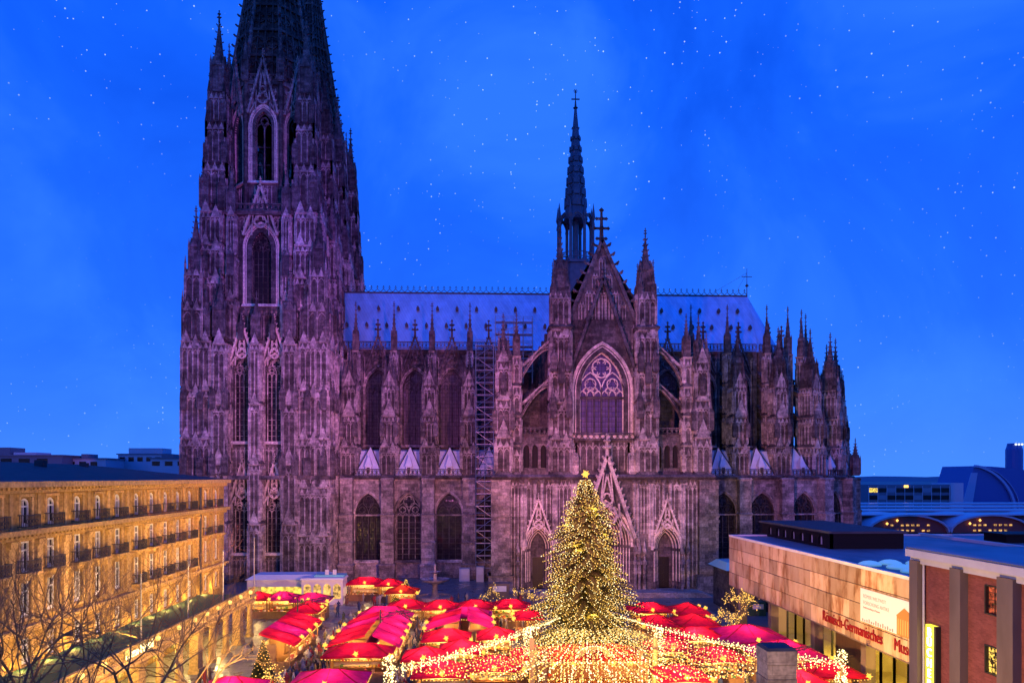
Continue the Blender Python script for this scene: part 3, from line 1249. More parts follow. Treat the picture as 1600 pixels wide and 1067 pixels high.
def inner_pier():
    return buttress_mb(1.25, 2.0, 20, 46.5, 4, .85, 1, False)


def flyer():
    """raking arch in the y,z plane from y=0 (pier) to y=L (clerestory)"""
    mb = MB()
    L = 6.2
    lo, hi = [], []
    n = 10
    for i in range(n + 1):
        t = i / n
        lo.append((t * L, -3.2 * (1 - t) ** 2 * 1.4 + 3.2 * t * .9))
        hi.append((t * L, 1.2 + 3.6 * t))
    k = MB()
    k.ring(lo, hi, -.35, .35)
    for i in range(9):
        x = L * (i + .5) / 9
        z = 1.2 + 3.6 * (i + .5) / 9
        k.box(x - .12, x + .12, -.2, .2, z, z + .8)
    k.line([(0, 2.1), (L, 5.7)], .28, -.4, .4)
    mb.add(k, Matrix.Rotation(pi / 2, 4, 'Z'))
    return mb


def clere_wall():
    mb = MB()
    wall_holes(mb, [(-BAY / 2, 20), (BAY / 2, 20), (BAY / 2, 47.6), (-BAY / 2, 47.6)], [opening(5.5, 27.0, 38.9, .92, 10)], 0, 1.4)
    for sx in (-1, 1):
        mb.box(sx * 3.65 - .45, sx * 3.65 + .45, -.7, 0, 20, 47.6)
        niches(mb, sx * 3.3 - .4, sx * 3.3 + .4, 40, 46, -.2, 1, .2)
    mb.frus(0, .1, 47.0, 47.7, BAY - .02, .8, BAY - .02, 1.7)
    return mb


def bay_parts(x, y, rz, window=aw, piers=True, inner=True):
    """one aisle bay whose wall centre stands at x,y facing -y after turning by rz"""
    def P(dx, dy):
        return x + dx * cos(rz) - dy * sin(rz), y + dx * sin(rz) + dy * cos(rz)
    C('aisle_wall', me_of('aisle_wall', aisle_wall, 'stone_rough'), x, y, 0, rz)
    Cw(window, x, y, 0, rz)
    C('balustrade', me_of('aisle_balustrade', lambda: balustrade_mb(5.2, 1.35, .85)), *P(-2.6, -.25), 20.25, rz)
    r = C('chapel_roof', me_of('chapel_roof', snow_roof, 'snow_roof'), x, y, 20.1, rz)
    put('dormer', me_of('dormer', roof_dormer, ['snow_roof', 'iron']), r, (0, .75, .5))
    put('roof_edge', me_of('roof_edge', snow_edges, 'slate'), r)
    C('cornice', me_of('aisle_cornice', lambda: _cornice(BAY)), x, y, 19.55, rz)


def _cornice(L):
    mb = MB()
    mb.frus(0, -.1, 0, .45, L - .02, .8, L - .02, 1.6)
    mb.frus(0, -.1, .45, .7, L - .02, 1.6, L - .02, 1.0)
    return mb


def pier_parts(x, y, rz, tall=False):
    """buttress pier line: aisle pier below the cornice, outer and inner pier with flyers above"""
    def P(dx, dy):
        return x + dx * cos(rz) - dy * sin(rz), y + dx * sin(rz) + dy * cos(rz)
    C('buttress', me_of('aisle_pier', aisle_pier, 'stone_rough'), x, y, 0, rz)
    C('buttress', me_of('outer_pier', outer_pier), *P(0, 5.1), 0, rz)
    C('buttress', me_of('inner_pier', inner_pier), *P(0, 10.4), 0, rz)
    me = me_of('flying_buttress', flyer)
    for z in (30.5, 38):
        C('flying_buttress', me, *P(0, 8.8), z, rz)
    me2 = me_of('flying_buttress_outer', lambda: _short_flyer())
    for z in (31, 36):
        C('flying_buttress', me2, *P(0, 4.6), z, rz)
    C('pinnacle', pinnacle_me(.95, 11.5), *P(0, 9.4), 45.2, rz)
    for dx, dy, z, w, h in ((-.85, 1.9, 36.5, .85, 7.2), (.85, 1.9, 36.5, .85, 7.2), (0, 3.2, 38.2, 1.6 if tall else 1.1, 12.5 if tall else 7.4), (-.9, 4.4, 37.5, .7, 6.4), (.9, 4.4, 37.5, .7, 6.4),
                            (-1.3, .8, 28, .7, 5.5), (1.3, .8, 28, .7, 5.5)):
        C('pinnacle', pinnacle_me(w, h, 'stone'), *P(dx, dy), z, rz)


def _short_flyer():
    mb = MB()
    k = MB()
    k.ring([(0, -1.2), (1, .1), (2, .9), (3, 1.3)], [(0, 1.0), (1, 1.5), (2, 2.0), (3, 2.5)], -.35, .35)
    mb.add(k, Matrix.Rotation(pi / 2, 4, 'Z'))
    return mb


def clere_parts(x, y, rz, w=BAY):
    def P(dx, dy):
        return x + dx * cos(rz) - dy * sin(rz), y + dx * sin(rz) + dy * cos(rz)
    C('clerestory_wall', me_of('clerestory_wall', clere_wall), x, y, 0, rz)
    Cw(cw, x, y, 0, rz)
    C('gable', me_of('clerestory_gable', lambda: gable_mb(6.0, 8.0, .5, .34, 8, 3.4)), *P(0, -.35), 42.6, rz)
    C('balustrade', me_of('clerestory_balustrade', lambda: balustrade_mb(BAY, 1.5, .8)), *P(-BAY / 2, -.6), 47.9, rz)


for i, x in enumerate(nave_x):
    bay_parts(x, AY, 0, aw if i == 2 else aw_plain)
    clere_parts(x, CY, 0)
    if i < 4:
        pier_parts(x + BAY / 2, AY, 0)
for i, x in enumerate(choir_x):
    bay_parts(x, AY, 0, aw_plain)
    clere_parts(x, CY, 0)
    if i > 0:
        pier_parts(x - BAY / 2, AY, 0, True)
RAD, RIN = RY - AY, RY - CY
for i in range(8):                                       # apse: eight facets round the half circle
    am = (i + .5) * pi / 8
    ae = i * pi / 8
    R = RAD * cos(pi / 16)
    bay_parts(APX + R * sin(am), RY - R * cos(am), am, aw_plain)
    if i < 6:
        pier_parts(APX + RAD * sin(ae), RY - RAD * cos(ae), ae, True)
for i in range(5):
    am = (i + .5) * pi / 5
    R = RIN * cos(pi / 10)
    f = C('clerestory_wall', me_of('clerestory_wall', clere_wall), APX + R * sin(am), RY - R * cos(am), 0, am, scale=(.62, 1, 1))
    C('window', cw[0], APX + R * sin(am), RY - R * cos(am), 0, am, scale=(.62, 1, 1))
    C('gable', me_of('clerestory_gable', lambda: gable_mb(6.0, 8.0, .5, .34, 8, 3.4)), APX + (R + .3) * sin(am), RY - (R + .3) * cos(am), 42.6, am, scale=(.62, 1, 1))
    C('balustrade', me_of('apse_balustrade', lambda: balustrade_mb(5, 1.5, .8)), APX + (R + .6) * sin(am) - 2.5 * cos(am), RY - (R + .6) * cos(am) - 2.5 * sin(am), 47.9, am)

# chapel-top pinnacles standing at the far end of the choir
for x, y, h in ((81.0, 158.0, 8), (82.6, 164.5, 9), (83.0, 169, 8)):
    pin(x, y, 20.3, 1.3, h)
inner = MB()                                             # opaque heart of nave, choir and aisles
inner.box(-33, APX, 149.6, 162, 0, 20.2)
inner.box(-33, APX, 163.6, 190, 0, 47)
inner.cone(APX, RY, 0, 20.2, RAD - 2.2, RAD - 2.2, 16)
inner.cone(APX, RY, 0, 47, RIN - 1.5, RIN - 1.5, 10)
C('nave_core', inner.mesh('nave_core', 'stone_dark'), 0, 0)


# ------------------------------------------------------------------ lead roofs
def roof_half(x0, x1):
    mb = MB()
    mb.face([(x0, CY + .4, 47.8), (x1, CY + .4, 47.8), (x1, RY, 62), (x0, RY, 62)])
    mb.face([(x1, 2 * RY - CY - .4, 47.8), (x0, 2 * RY - CY - .4, 47.8), (x0, RY, 62), (x1, RY, 62)])
    return mb


def cresting(L):
    mb = MB()
    mb.box(0, L, -.12, .12, 0, .3)
    n = int(L / 1.35)
    for i in range(n):
        x = (i + .5) * L / n
        p = L / n
        mb.line([(x - p / 2, .3), (x, 1.0), (x + p / 2, .3)], .12, -.05, .05)
        mb.box(x - .05, x + .05, -.05, .05, .9, 1.6)
        mb.octa((x, 0, 1.6), .16)
        mb.octa((x - .2, 0, 1.32), .1)
        mb.octa((x + .2, 0, 1.32), .1)
    return mb


def tiny_dormer():
    mb = MB()
    mb.ext([(-.32, 0), (.32, 0), (.32, .45), (0, 1.0), (-.32, .45)], -.55, .6)
    return mb


for x0, x1 in ((-34.5, 20.7), (20.9, APX + .5)):
    r = C('nave_roof', roof_half(x0, x1).mesh('nave_roof', 'roof_lead'), 0, 0)
    put('ridge_cresting', cresting(x1 - x0).mesh('ridge_cresting', 'iron'), r, (x0, RY, 61.95))
    d = me_of('tiny_dormer', tiny_dormer, 'iron')
    for row, (z, off) in enumerate(((57.6, 1.2), (53.4, 3.3))):
        yy = CY + .4 + (z - 47.8) / 14.2 * (RY - CY - .4)
        x = x0 + off + 1
        while x < x1 - .5:
            put('dormer', d, r, (x, yy, z))
            x += 4.4
ah = MB()
na = 10
for i in range(na):
    a0, a1 = pi * i / na, pi * (i + 1) / na
    q = [(APX + .5 + (RIN - .3) * sin(a), RY - (RIN - .3) * cos(a), 47.8) for a in (a0, a1)]
    ah.face([q[0], q[1], (APX + .5, RY, 62)])
r = C('apse_roof', ah.mesh('apse_roof', 'roof_lead'), 0, 0)
f = MB()
f.tube((APX + .4, RY, 62), (APX + .4, RY, 68.5), .1, .05, 6)
f.bar((APX - .8, RY, 66.6), (APX + 1.6, RY, 66.6), .12)
f.lathe(APX + .4, RY, [(64.2, .1), (64.5, .45), (64.9, .1)], 8)
for sx in (-1, 1):
    f.tube((APX + .4, RY, 67.5), (APX + .4 - 6 * (sx < 0) - 3, RY, 62.2), .03, .03, 3)
put('roof_cross', f.mesh('roof_cross', 'iron'), r, (0, 0, 0))

# ------------------------------------------------------------------ south transept front
XC, TFY = 20.8, 127.0


def portal_opening(w, zs, x, k=1.0, off=0):
    return opening(w, .64, zs, k, 10, off, x)


tw = MB()
holes = [portal_opening(4.9, 7.6, XC - 11.3 - XC, .95), portal_opening(4.9, 7.6, 11.0, .95), portal_opening(9.0, 8.2, .2, .95)]
wall_holes(tw, [(-16.2, .64), (16.4, .64), (16.4, 20), (-16.2, 20)], holes, 0, 4.6)
for x0, x1, z0, n in ((-16, -14.2, 1, 3), (-8.4, -5.6, 10.2, 4), (5.9, 8.1, 10.2, 4), (14.0, 16.2, 1, 3), (-14.1, -12.6, 12.6, 2), (-9.9, -8.6, 12.6, 2), (8.2, 9.7, 12.6, 2), (12.3, 13.9, 12.6, 2)):
    niches(tw, x0, x1, z0, 18.6, 0, n, .28)
for x in (-14.15, -13.6, -8.7, -8.2, -5.4, -4.9, 5.3, 5.9, 8.0, 8.5, 13.5, 14.0, -11.9, -10.7, 10.4, 11.6):
    big = abs(abs(x) - 11.2) > 1.2
    tw.cone(x, -.15, 8 if big else 14.5, 19.2, .3, .3, 8, 0, 1)
    tw.frus(x, -.2, 18.9, 19.5, .6, .6, 1.0, 1.0)
C('transept_wall', tw.mesh('transept_wall', ['stone', 'stone_pale']), XC, TFY)


def portal(w, zs, k, orders, doorw, doorh, ow=.5):
    """stepped archivolts running inwards, tympanum, doors"""
    fr = MB()
    for i in range(orders):
        off = -i * ow * .78
        y = .1 + i * .62
        fr.ring(opening(w, .64, zs, k, 10, off - ow), opening(w, .64, zs, k, 10, off), y, y + .5)
        fr.line(opening(w, .64, zs, k, 10, off - ow * .5), ow * .34, y - .2, y + .02, 1)
        for sx in (-1, 1):
            h = w / 2 + off - ow * .5
            fr.frus(sx * h, y, zs - .5, zs, ow * .6, .4, ow, .6)
            fr.box(sx * h - ow * .4, sx * h + ow * .4, y - .3, y + .1, .64, 1.9)
    fr.line(opening(w, zs - .2, zs, k, 10, .15), .42, -.4, .05, 1)
    ty = MB()
    y = .1 + orders * .62
    wi = w - orders * ow * 2 * .8
    ty.ext([(-wi / 2 - .3, doorh), (wi / 2 + .3, doorh)] + list(reversed(arch(wi + .6, zs, k, 8))), y, y + .3)
    niches(ty, -wi / 2 + .1, wi / 2 - .1, doorh + .3, doorh + 1.8, y, 4, .12, False)
    ty.box(-wi / 2 - .3, wi / 2 + .3, y - .25, y, doorh - .2, doorh + .2)
    for sx in (-1, 1):
        ty.box(sx * wi / 2 - .35, sx * wi / 2 + .35, y - .1, y + .4, .64, doorh)
    if doorw > 2.4:
        ty.box(-.3, .3, y - .3, y + .3, .64, doorh)
    dr = MB()
    dr.box(-doorw / 2, doorw / 2, y + .2, y + .3, .64, doorh - .1)
    dr.box(-.04, .04, y + .14, y + .2, .64, doorh - .1)
    for z in (1.6, 3.0, 4.4):
        dr.box(-doorw / 2, doorw / 2, y + .15, y + .2, z, z + .12)
    return fr, ty, dr


for x, w, zs, orders, dw, dh in ((XC - 11.3, 4.9, 7.6, 3, 2.0, 6.2), (XC + 11.0, 4.9, 7.6, 3, 2.0, 6.2), (XC + .2, 9.0, 8.2, 6, 3.2, 6.4)):
    fr, ty, dr = portal(w, zs, .95, orders, dw, dh)
    p = C('portal', fr.mesh('portal', ['stone', 'stone_highlight']), x, TFY)  # dark orders, bright rolls: arch relief painted by colour
    put('tympanum', ty.mesh('tympanum', 'stone'), p)
    put('door', dr.mesh('door', 'bronze'), p)
for x in (XC - 11.3, XC + 11.0):
    C('gable', me_of('portal_gable', lambda: gable_mb(4.3, 6.0, .5, .3, 7, 1.0), 'stone_highlight'), x, TFY - .15, 10.2)
C('gable', me_of('main_portal_gable', lambda: gable_mb(9.6, 14.0, .8, .55, 13, 3.6), 'stone_highlight'), XC + .35, TFY - 1.0, 9.6)


def statue():
    mb = MB()
    mb.cone(0, 0, 0, 2.6, .28, .25, 8)                       # shaft
    mb.box(-.12, .12, .14, .4, .2, 8.0)                       # back slab carries figure and canopy
    mb.frus(0, 0, 2.6, 3.0, .45, .45, .62, .62)
    body = [(3.0, .30), (3.3, .33), (4.0, .27), (4.5, .30), (4.95, .34), (5.12, .16), (5.2, .12), (5.3, .17), (5.5, .19), (5.66, .12), (5.72, .03)]
    mb.lathe(0, -.05, body, 10)
    for sx in (-1, 1):
        mb.tube((sx * .3, -.08, 4.9), (sx * .34, -.2, 4.35), .1, .085, 6)
        mb.tube((sx * .34, -.2, 4.35), (sx * .06, -.36, 4.45), .085, .07, 6)
    mb.frus(0, 0, 6.1, 6.5, .5, .5, .72, .72)                # canopy
    mb.cone(0, 0, 6.5, 6.9, .4, .36, 6)
    mb.cone(0, 0, 6.9, 8.6, .34, .02, 6)
    mb.octa((0, 0, 8.65), .1)
    return mb


for x in (XC - 14.9, XC + 7.0, XC + 5.4, XC + 6.1, XC + 14.6, XC - 7.0, XC + 13.6, XC - 5.6):
    C('statue', me_of('statue', statue, 'stone_pale'), x, TFY - .55, .64, random.uniform(-.2, .2))

# rough corner piers
rp = MB()
for z0, z1, w, d in ((0, 3.2, 4.2, 2.4), (3.2, 19.5, 3.3, 1.8)):
    rp.box(-w / 2, w / 2, -d / 2, d / 2 + 2, z0, z1)
    rp.frus(0, 1, z1 - .3, z1, w + .02, d + 2.02, w + .3, d + 2.3)
rng = random.Random(3)
for k in range(46):
    z = 3.6 + .5 * rng.randint(0, 30)
    x = rng.uniform(-1.5, 1.1)
    rp.box(x, x + rng.uniform(.3, .9), -.9 - rng.uniform(.05, .16), -.85, z, z + rng.choice((.25, .45)))
for x in (3.0, 39.0):
    C('corner_pier', me_of('corner_pier', lambda: rp, 'stone_rough'), x, TFY + .1)

cb = MB()
cb.frus(XC, TFY + .3, 19.5, 20.0, 38.2, 1.6, 38.8, 2.9)
cb.frus(XC, TFY + .3, 20.0, 20.45, 38.8, 2.9, 38.2, 1.8)
C('cornice', cb.mesh('cornice', 'stone'), 0, 0)

# window storey of the transept
WY = 128.6
tw = MB()
wall_holes(tw, [(-6.2, 20), (6.2, 20), (6.2, 49), (-6.2, 49)], [opening(7.8, 27.3, 35.0, 1.03, 12)], 0, 1.8)
niches(tw, -5.0, 5.0, 21.2, 26.0, 0, 9, .3, False, .2)
for sx in (-1, 1):
    niches(tw, sx * 5.75 - .5, sx * 5.75 + .5, 27, 46, 0, 2, .2)
    for k in range(2):
        tw.box(sx * 4.6 - .12, sx * 4.6 + .12, -.35, 0, 21, 26)
C('transept_wall', tw.mesh('transept_wall_upper', ['stone', 'stone_pale']), XC, WY)
bigw = window_set(7.8, 27.3, 35.0, 1.03, 6, 1.1, 3, .52, ('stone_highlight', 'stone_highlight', 'glass_violet', 'stone_dark'), .95, .19)
f = Cw(bigw, XC, WY)
ts = MB()
ts.box(-3.9, 3.9, .7, 1.0, 33.7, 34.1)
put('transom', ts.mesh('transom', 'stone_dark'), f)
C('balustrade', balustrade_mb(11.4, 1.3, 1.0).mesh('balustrade', 'stone'), XC - 5.7, WY - .7, 26.4)
C('gable', gable_mb(12.4, 17.5, .7, .5, 13, 2.0, False).mesh('gable', 'stone'), XC, WY - .5, 37.0)
for sx in (-1, 1):                                           # little tabernacles beside the gallery
    C('tabernacle', me_of('tabernacle', lambda: pinnacle_mb(1.3, 6.0), 'stone_pale'), XC + sx * 5.2, WY - .9, 20.4)

# main gable
mg = MB()
GZ, GA, GW = 46.5, 61.0, 6.0
mg.ext([(-GW, GZ), (GW, GZ), (0, GA)], 0, 1.2)
for i in range(9):
    x = -4.8 + 1.2 * i
    zt = GA - (abs(x) / GW) * (GA - GZ) - 2.2
    if zt > GZ + 2.5:
        niches(mg, x - .5, x + .5, GZ + 1, min(zt, 52), 0, 2, .35)
        if zt > 54:
            niches(mg, x - .5, x + .5, 53, zt - .8, 0, 2, .35)
foil(mg, 0, 53.4, 1.5, 6, .25, -.4, .05)
for sx in (-1, 1):
    mg.line([(sx * GW * 1.04, GZ), (0, GA + .4)], .6, -.5, 1.4)
    for i in range(9):
        t = (i + .4) / 9
        c = Vector((sx * GW * 1.06 * (1 - t), .3, GZ + (GA - GZ) * t + .3))
        o = Vector((sx * .9, 0, .38))
        mg.bar(c, c + o, .34)
        mg.octa(c + o, .36)
        mg.octa(c + o * 1.25 + Vector((0, 0, .2)), .22)
C('transept_gable', mg.mesh('transept_gable', ['stone', 'stone_pale']), XC, WY + .2)
fc = MB()
fc.frus(0, 0, GA - .5, GA + 5.8, .75, .75, .34, .34)
for z, r in ((GA + .9, .8), (GA + 2.7, 1.2), (GA + 4.4, .85)):
    for dx, dy in ((1, 0), (-1, 0), (0, .5), (0, -.5)):
        fc.bar((0, 0, z), (dx * r, dy * r, z), .32, .36)
        fc.octa((dx * r, dy * r, z), .36)
fc.octa((0, 0, GA + 5.9), .5)
C('finial', fc.mesh('finial', 'stone_dark'), XC, WY + .8)


def front_turret():
    mb = buttress_mb(3.5, 3.6, 20.4, 45.4, 4, .97, 3)
    mb.frus(0, -1.8, 45.2, 45.8, 3.6, 3.8, 4.4, 4.5)
    mb.frus(0, -1.8, 45.8, 46.2, 4.4, 4.5, 3.6, 3.6)
    w = 3.0
    mb.box(-w / 2, w / 2, -3.3, -.3, 46, 52)
    for q in range(4):
        s = MB()
        niches(s, -w / 2 + .1, w / 2 - .1, 46.4, 50.8, -w / 2, 3, .26)
        mb.add(s, Matrix.Translation((0, -1.8, 0)) @ Matrix.Rotation(q * pi / 2, 4, 'Z'))
    return mb


for sx in (-1, 1):
    x = XC + .05 + sx * 7.5
    C('stair_turret', me_of('front_turret', front_turret), x, WY + 1.6)
    pin(x, WY - .2, 51, 1.7, 12.2)
    for dx in (-1.15, 1.15):
        for dy in (-1.15, 1.15):
            pin(x + dx, WY - .2 + dy, 49.5, .75, 8)
    for dx, dz, h in ((-1.4, 30, 7), (1.4, 30, 7), (0, 36, 7), (-1.3, 38, 6), (1.3, 38, 6)):
        pin(x + dx, WY - 2.3, dz, .85, h)

# aisle fronts of the transept: outer piers, arches raking up to the turrets, small arcades
for sx in (-1, 1):
    x = XC + sx * 17.3
    C('buttress', me_of('transept_outer_pier', lambda: buttress_mb(2.6, 3.4, 20.4, 40, 3, .86, 2)), x, WY + 1.6)
    for dx, dy, z, w, h in ((-.8, -2.6, 38, .9, 7), (.8, -2.6, 38, .9, 7), (0, -.6, 39.5, 1.1, 9), (-1.4, -3.0, 28, .8, 7), (1.4, -3, 28, .8, 7), (0, -3.1, 34, .8, 6)):
        pin(x + dx, WY + 1.6 + dy, z, w, h)
    C('buttress', me_of('transept_second_pier', lambda: buttress_mb(1.4, 2.4, 20.4, 41, 4, .9, 1, False)), XC + sx * 15.0, WY + 1.8)
    pin(XC + sx * 15.0, WY + .6, 40.6, 1.0, 8)
    ww = MB()
    hs = [opening(1.0, 21.6, 24.8, 1.0, 6, 0, -1.5 + 1.5 * i) for i in range(3)]
    wall_holes(ww, [(-2.6, 20.4), (2.6, 20.4), (2.6, 27.4), (-2.6, 27.4)], hs, 0, .7)
    ww.box(-2.5, 2.5, .72, .8, 20.5, 27, 1)
    for i in range(3):
        ww.line(arch(1.0, 24.8, 1.0, 5, .08), .16, -.14, .05) if i == 1 else None
    C('arcade_wall', ww.mesh('arcade_wall', ['stone', 'louvre']), XC + sx * 11.7, WY + 1.0)
    C('balustrade', me_of('aisle_front_balustrade', lambda: balustrade_mb(5.0, 1.3, .8)), XC + sx * 11.7 - 2.5, WY + .9, 27.4)
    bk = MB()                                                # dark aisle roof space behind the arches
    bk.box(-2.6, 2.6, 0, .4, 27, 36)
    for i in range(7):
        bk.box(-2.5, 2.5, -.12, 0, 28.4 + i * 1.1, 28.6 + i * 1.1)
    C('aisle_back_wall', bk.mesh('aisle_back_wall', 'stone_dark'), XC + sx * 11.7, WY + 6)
    for z0 in (29.6, 36.2):
        fb = MB()
        n = 12
        lo, hi = [], []
        for i in range(n + 1):
            t = i / n
            X = sx * (14.4 - 5.3 * t)
            lo.append((X, z0 + 6.0 * sin(t * pi / 2) ** .9))
            hi.append((X, z0 + 2.8 + 4.9 * t))
        if sx > 0:
            lo, hi = lo[::-1], hi[::-1]
        lo2 = [(a[0], a[1]) for a in lo]
        fb.ring(lo2, [(a[0], a[1] + .75) for a in lo], -.5, .5, 1)
        fb.line([(a[0], a[1] + .38) for a in lo], .2, -.62, .62)
        fb.line(hi, .45, -.5, .5, 1)
        for i in range(1, n):
            if hi[i][1] - lo[i][1] > 1.1:
                fb.box(lo[i][0] - .1, lo[i][0] + .1, -.2, .2, lo[i][1] + .6, hi[i][1])
        for i in range(0, n + 1, 2):
            fb.octa((hi[i][0], 0, hi[i][1] + .45), .3)
        C('flying_buttress', fb.mesh('flying_buttress', ['stone', 'stone_pale']), XC, WY + .9)
# transept body behind the front
tb = MB()
tb.box(XC - 8.4, XC + 8.4, WY + 2.2, 163, 0, 47.5)
tb.box(3.0, 38.8, WY + 4.6, 150, 0, 20)
tb.box(3.0, 38.8, WY + 1.6, WY + 4.7, 18.5, 20)
tb.box(3.0, 5.0, WY, 140, 0, 20)
tb.box(36.8, 38.8, WY, 140, 0, 20)
for sx in (-1, 1):
    s = MB()
    for k in range(4):
        y0 = 134 + k * 7.5
        niches(s, y0 - 2.6, y0 + 2.6, 24, 43, 0, 3, .35)
        s.box(y0 + 3.2, y0 + 4.3, -.8, 0, 20, 47)
    M = Matrix.Translation((XC + sx * 8.4, 0, 0)) @ (Matrix.Rotation(pi / 2, 4, 'Z') if sx > 0 else Matrix.Translation((0, 300, 0)) @ Matrix.Rotation(-pi / 2, 4, 'Z'))
    tb.add(s, M)
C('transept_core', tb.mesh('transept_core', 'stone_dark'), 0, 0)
tr = MB()
for sx in (-1, 1):
    q = [(XC + sx * 8.5, WY + 1.2, 47.6), (XC, WY + 1.2, 61.2), (XC, RY, 61.9), (XC + sx * 8.5, RY, 47.6)]
    tr.face(q if sx < 0 else q[::-1])
C('transept_roof', tr.mesh('transept_roof', 'roof_lead'), 0, 0)
# lean-to roofs beside the transept aisles
for sx in (-1, 1):
    me = me_of('chapel_roof', snow_roof, 'snow_roof')
    C('chapel_roof', me, XC + sx * 11.7, WY + 2.2, 20.4)

# ------------------------------------------------------------------ ridge turret over the crossing
FX, FY = 21.3, 170.0
fl = MB()
fl.cone(FX, FY, 56, 68.6, 4.6, 4.4, 8, pi / 8)
fl.cone(FX, FY, 68.4, 69.0, 4.9, 4.9, 8, pi / 8)
C('ridge_turret_base', fl.mesh('ridge_turret_base', 'lead_dark'), 0, 0)
col = MB()
col.tube((0, -4.1, 69), (0, -4.1, 79.4), .38, .34, 8)
col.frus(0, -4.1, 69, 69.6, 1.0, 1.0, .8, .8)
col.frus(0, -4.1, 78.8, 79.4, .7, .7, 1.0, 1.0)
col.frus(0, -4.25, 79.4, 82.6, .7, .7, .04, .04)
ar = MB()
hw = 4.1 * math.tan(pi / 8) * cos(pi / 8) * 1.0
ar.ring(arch(2 * hw - .5, 77.2, .9, 8), arch(2 * hw - .5, 77.2, .9, 8, .5), -3.9, -3.5)
ar.line(arch(2 * hw - .5, 77.2, .9, 8, .5), .3, -4.1, -3.6)
rl = MB()
rl.box(-hw, hw, -3.9, -3.7, 69.9, 70.05)
rl.box(-hw, hw, -3.9, -3.7, 70.9, 71.05)
for i in range(6):
    rl.box(-hw + hw * 2 * (i + .5) / 6 - .05, -hw + hw * 2 * (i + .5) / 6 + .05, -3.85, -3.75, 70, 71)
for i in range(8):
    a = i * pi / 4
    c = C('column', me_of('turret_column', lambda: col, 'lead_dark'), FX, FY, 0, a + pi / 8)
    C('turret_arch', me_of('turret_arch', lambda: ar, 'lead_dark'), FX, FY, 0, a)
    C('railing', me_of('turret_railing', lambda: rl, 'lead_dark'), FX, FY, 0, a)
sp = MB()
sp.cone(0, 0, 79.0, 81.0, 2.9, 2.65, 8, pi / 8)
sp.cone(0, 0, 69, 79.2, .7, .7, 8)
sp.cone(0, 0, 81, 105, 2.55, .28, 8, pi / 8)
for lev in range(7):
    z = 82 + lev * 2.6
    r = 2.55 - 2.27 * (z - 81) / 24
    for i in range(8):
        k = MB()
        w = r * .62
        k.ext([(-w / 2, z), (w / 2, z), (w / 2, z + w * .6), (0, z + w * 1.5), (-w / 2, z + w * .6)], -r * .93 - .3, -r * .85)
        sp.add(k, Matrix.Rotation(i * pi / 4, 4, 'Z'))
for i in range(8):
    for j in range(9):
        z = 82 + j * 2.3
        r = 2.55 - 2.27 * (z - 81) / 24 + .12
        a = i * pi / 4 + pi / 8
        sp.octa((r * cos(a), r * sin(a), z), .2)
C('ridge_turret_spire', sp.mesh('ridge_turret_spire', 'lead_dark'), FX, FY)
fc = MB()
fc.lathe(0, 0, [(104.8, .25), (105.1, .6), (105.4, .25), (106.6, .16)], 8)
fc.box(-.1, .1, -.1, .1, 105.4, 109)
fc.box(-.95, .95, -.09, .09, 107, 107.25)
for a in range(3):
    k = MB()
    k.box(-.5, .5, -.06, .06, -.06, .06)
    fc.add(k, Matrix.Translation((0, 0, 109)) @ Matrix.Rotation(a * pi / 3, 4, 'Y'))
C('roof_cross', fc.mesh('roof_cross', 'iron'), FX, FY)

# ------------------------------------------------------------------ scaffolding against the nave
def scaffold(name, label, x0, x1, y0, y1, z0, z1, lift=2.0, nx=2):
    t = thing(name, label, 'scaffolding', ((x0 + x1) / 2, y0, z0))
    ox, oy = (x0 + x1) / 2, y0
    xs = [x0 + (x1 - x0) * i / nx for i in range(nx + 1)]
    for x in xs:
        for y in (y0, y1):
            mb = MB()
            mb.tube((x - ox, y - oy, 0), (x - ox, y - oy, z1 - z0), .07, .07, 6)
            mb.build('standard', 'steel', t)
    n = int((z1 - z0) / lift)
    for k in range(1, n + 1):
        z = k * lift
        p = MB()
        p.box(x0 - ox, x1 - ox, .1, y1 - y0 - .1, z - .08, z)
        p.build('plank', 'steel', t)
        q = MB()
        for y in (0, y1 - y0):
            q.tube((x0 - ox - .2, y, z - .12), (x1 - ox + .2, y, z - .12), .06, .06, 5)
            if k < n + 1:
                q.tube((x0 - ox - .1, y, z + 1.0), (x1 - ox + .1, y, z + 1.0), .05, .05, 5)
        s = 1 if k % 2 else -1
        q.tube((s * (x0 - ox), -.08, z - lift), (s * (x1 - ox), -.08, z), .05, .05, 5)
        q.build('guard_rail', 'steel', t)
    return t


scaffold('scaffold_tower', 'tall pale scaffold tower climbing the nave wall beside the transept', -1.4, 2.0, 143.6, 145.2, 0, 46, 2.4, 2)
scaffold('scaffold_stage', 'grey scaffolding stage in front of the lead roof beside the transept', 2.6, 10.5, 156.6, 158.6, 40, 54, 2.6, 4)

# ================================================================== the hotel along the west side of the square
HX = -36.0
hotel = thing('hotel', 'long sandstone hotel with iron balconies and dark slate roof beside the tower', 'hotel', (HX, 46, 0), pi / 2)
# local frame: x runs north along the front, -y looks at the square
HL = 58.2
win_y = [55.9, 59.6, 63.05, 67.1, 70.6, 74.3, 78.3, 81.8, 85.3, 88.65, 92.2, 97.4, 101.1]
win_x = [52.2 - 46, 48.6 - 46] + [y - 46 for y in win_y]
floors = [(5.3, 7.3, 1.3, False), (9.0, 11.8, 1.4, False), (12.5, 14.95, 1.4, False), (16.05, 18.35, 1.35, True)]


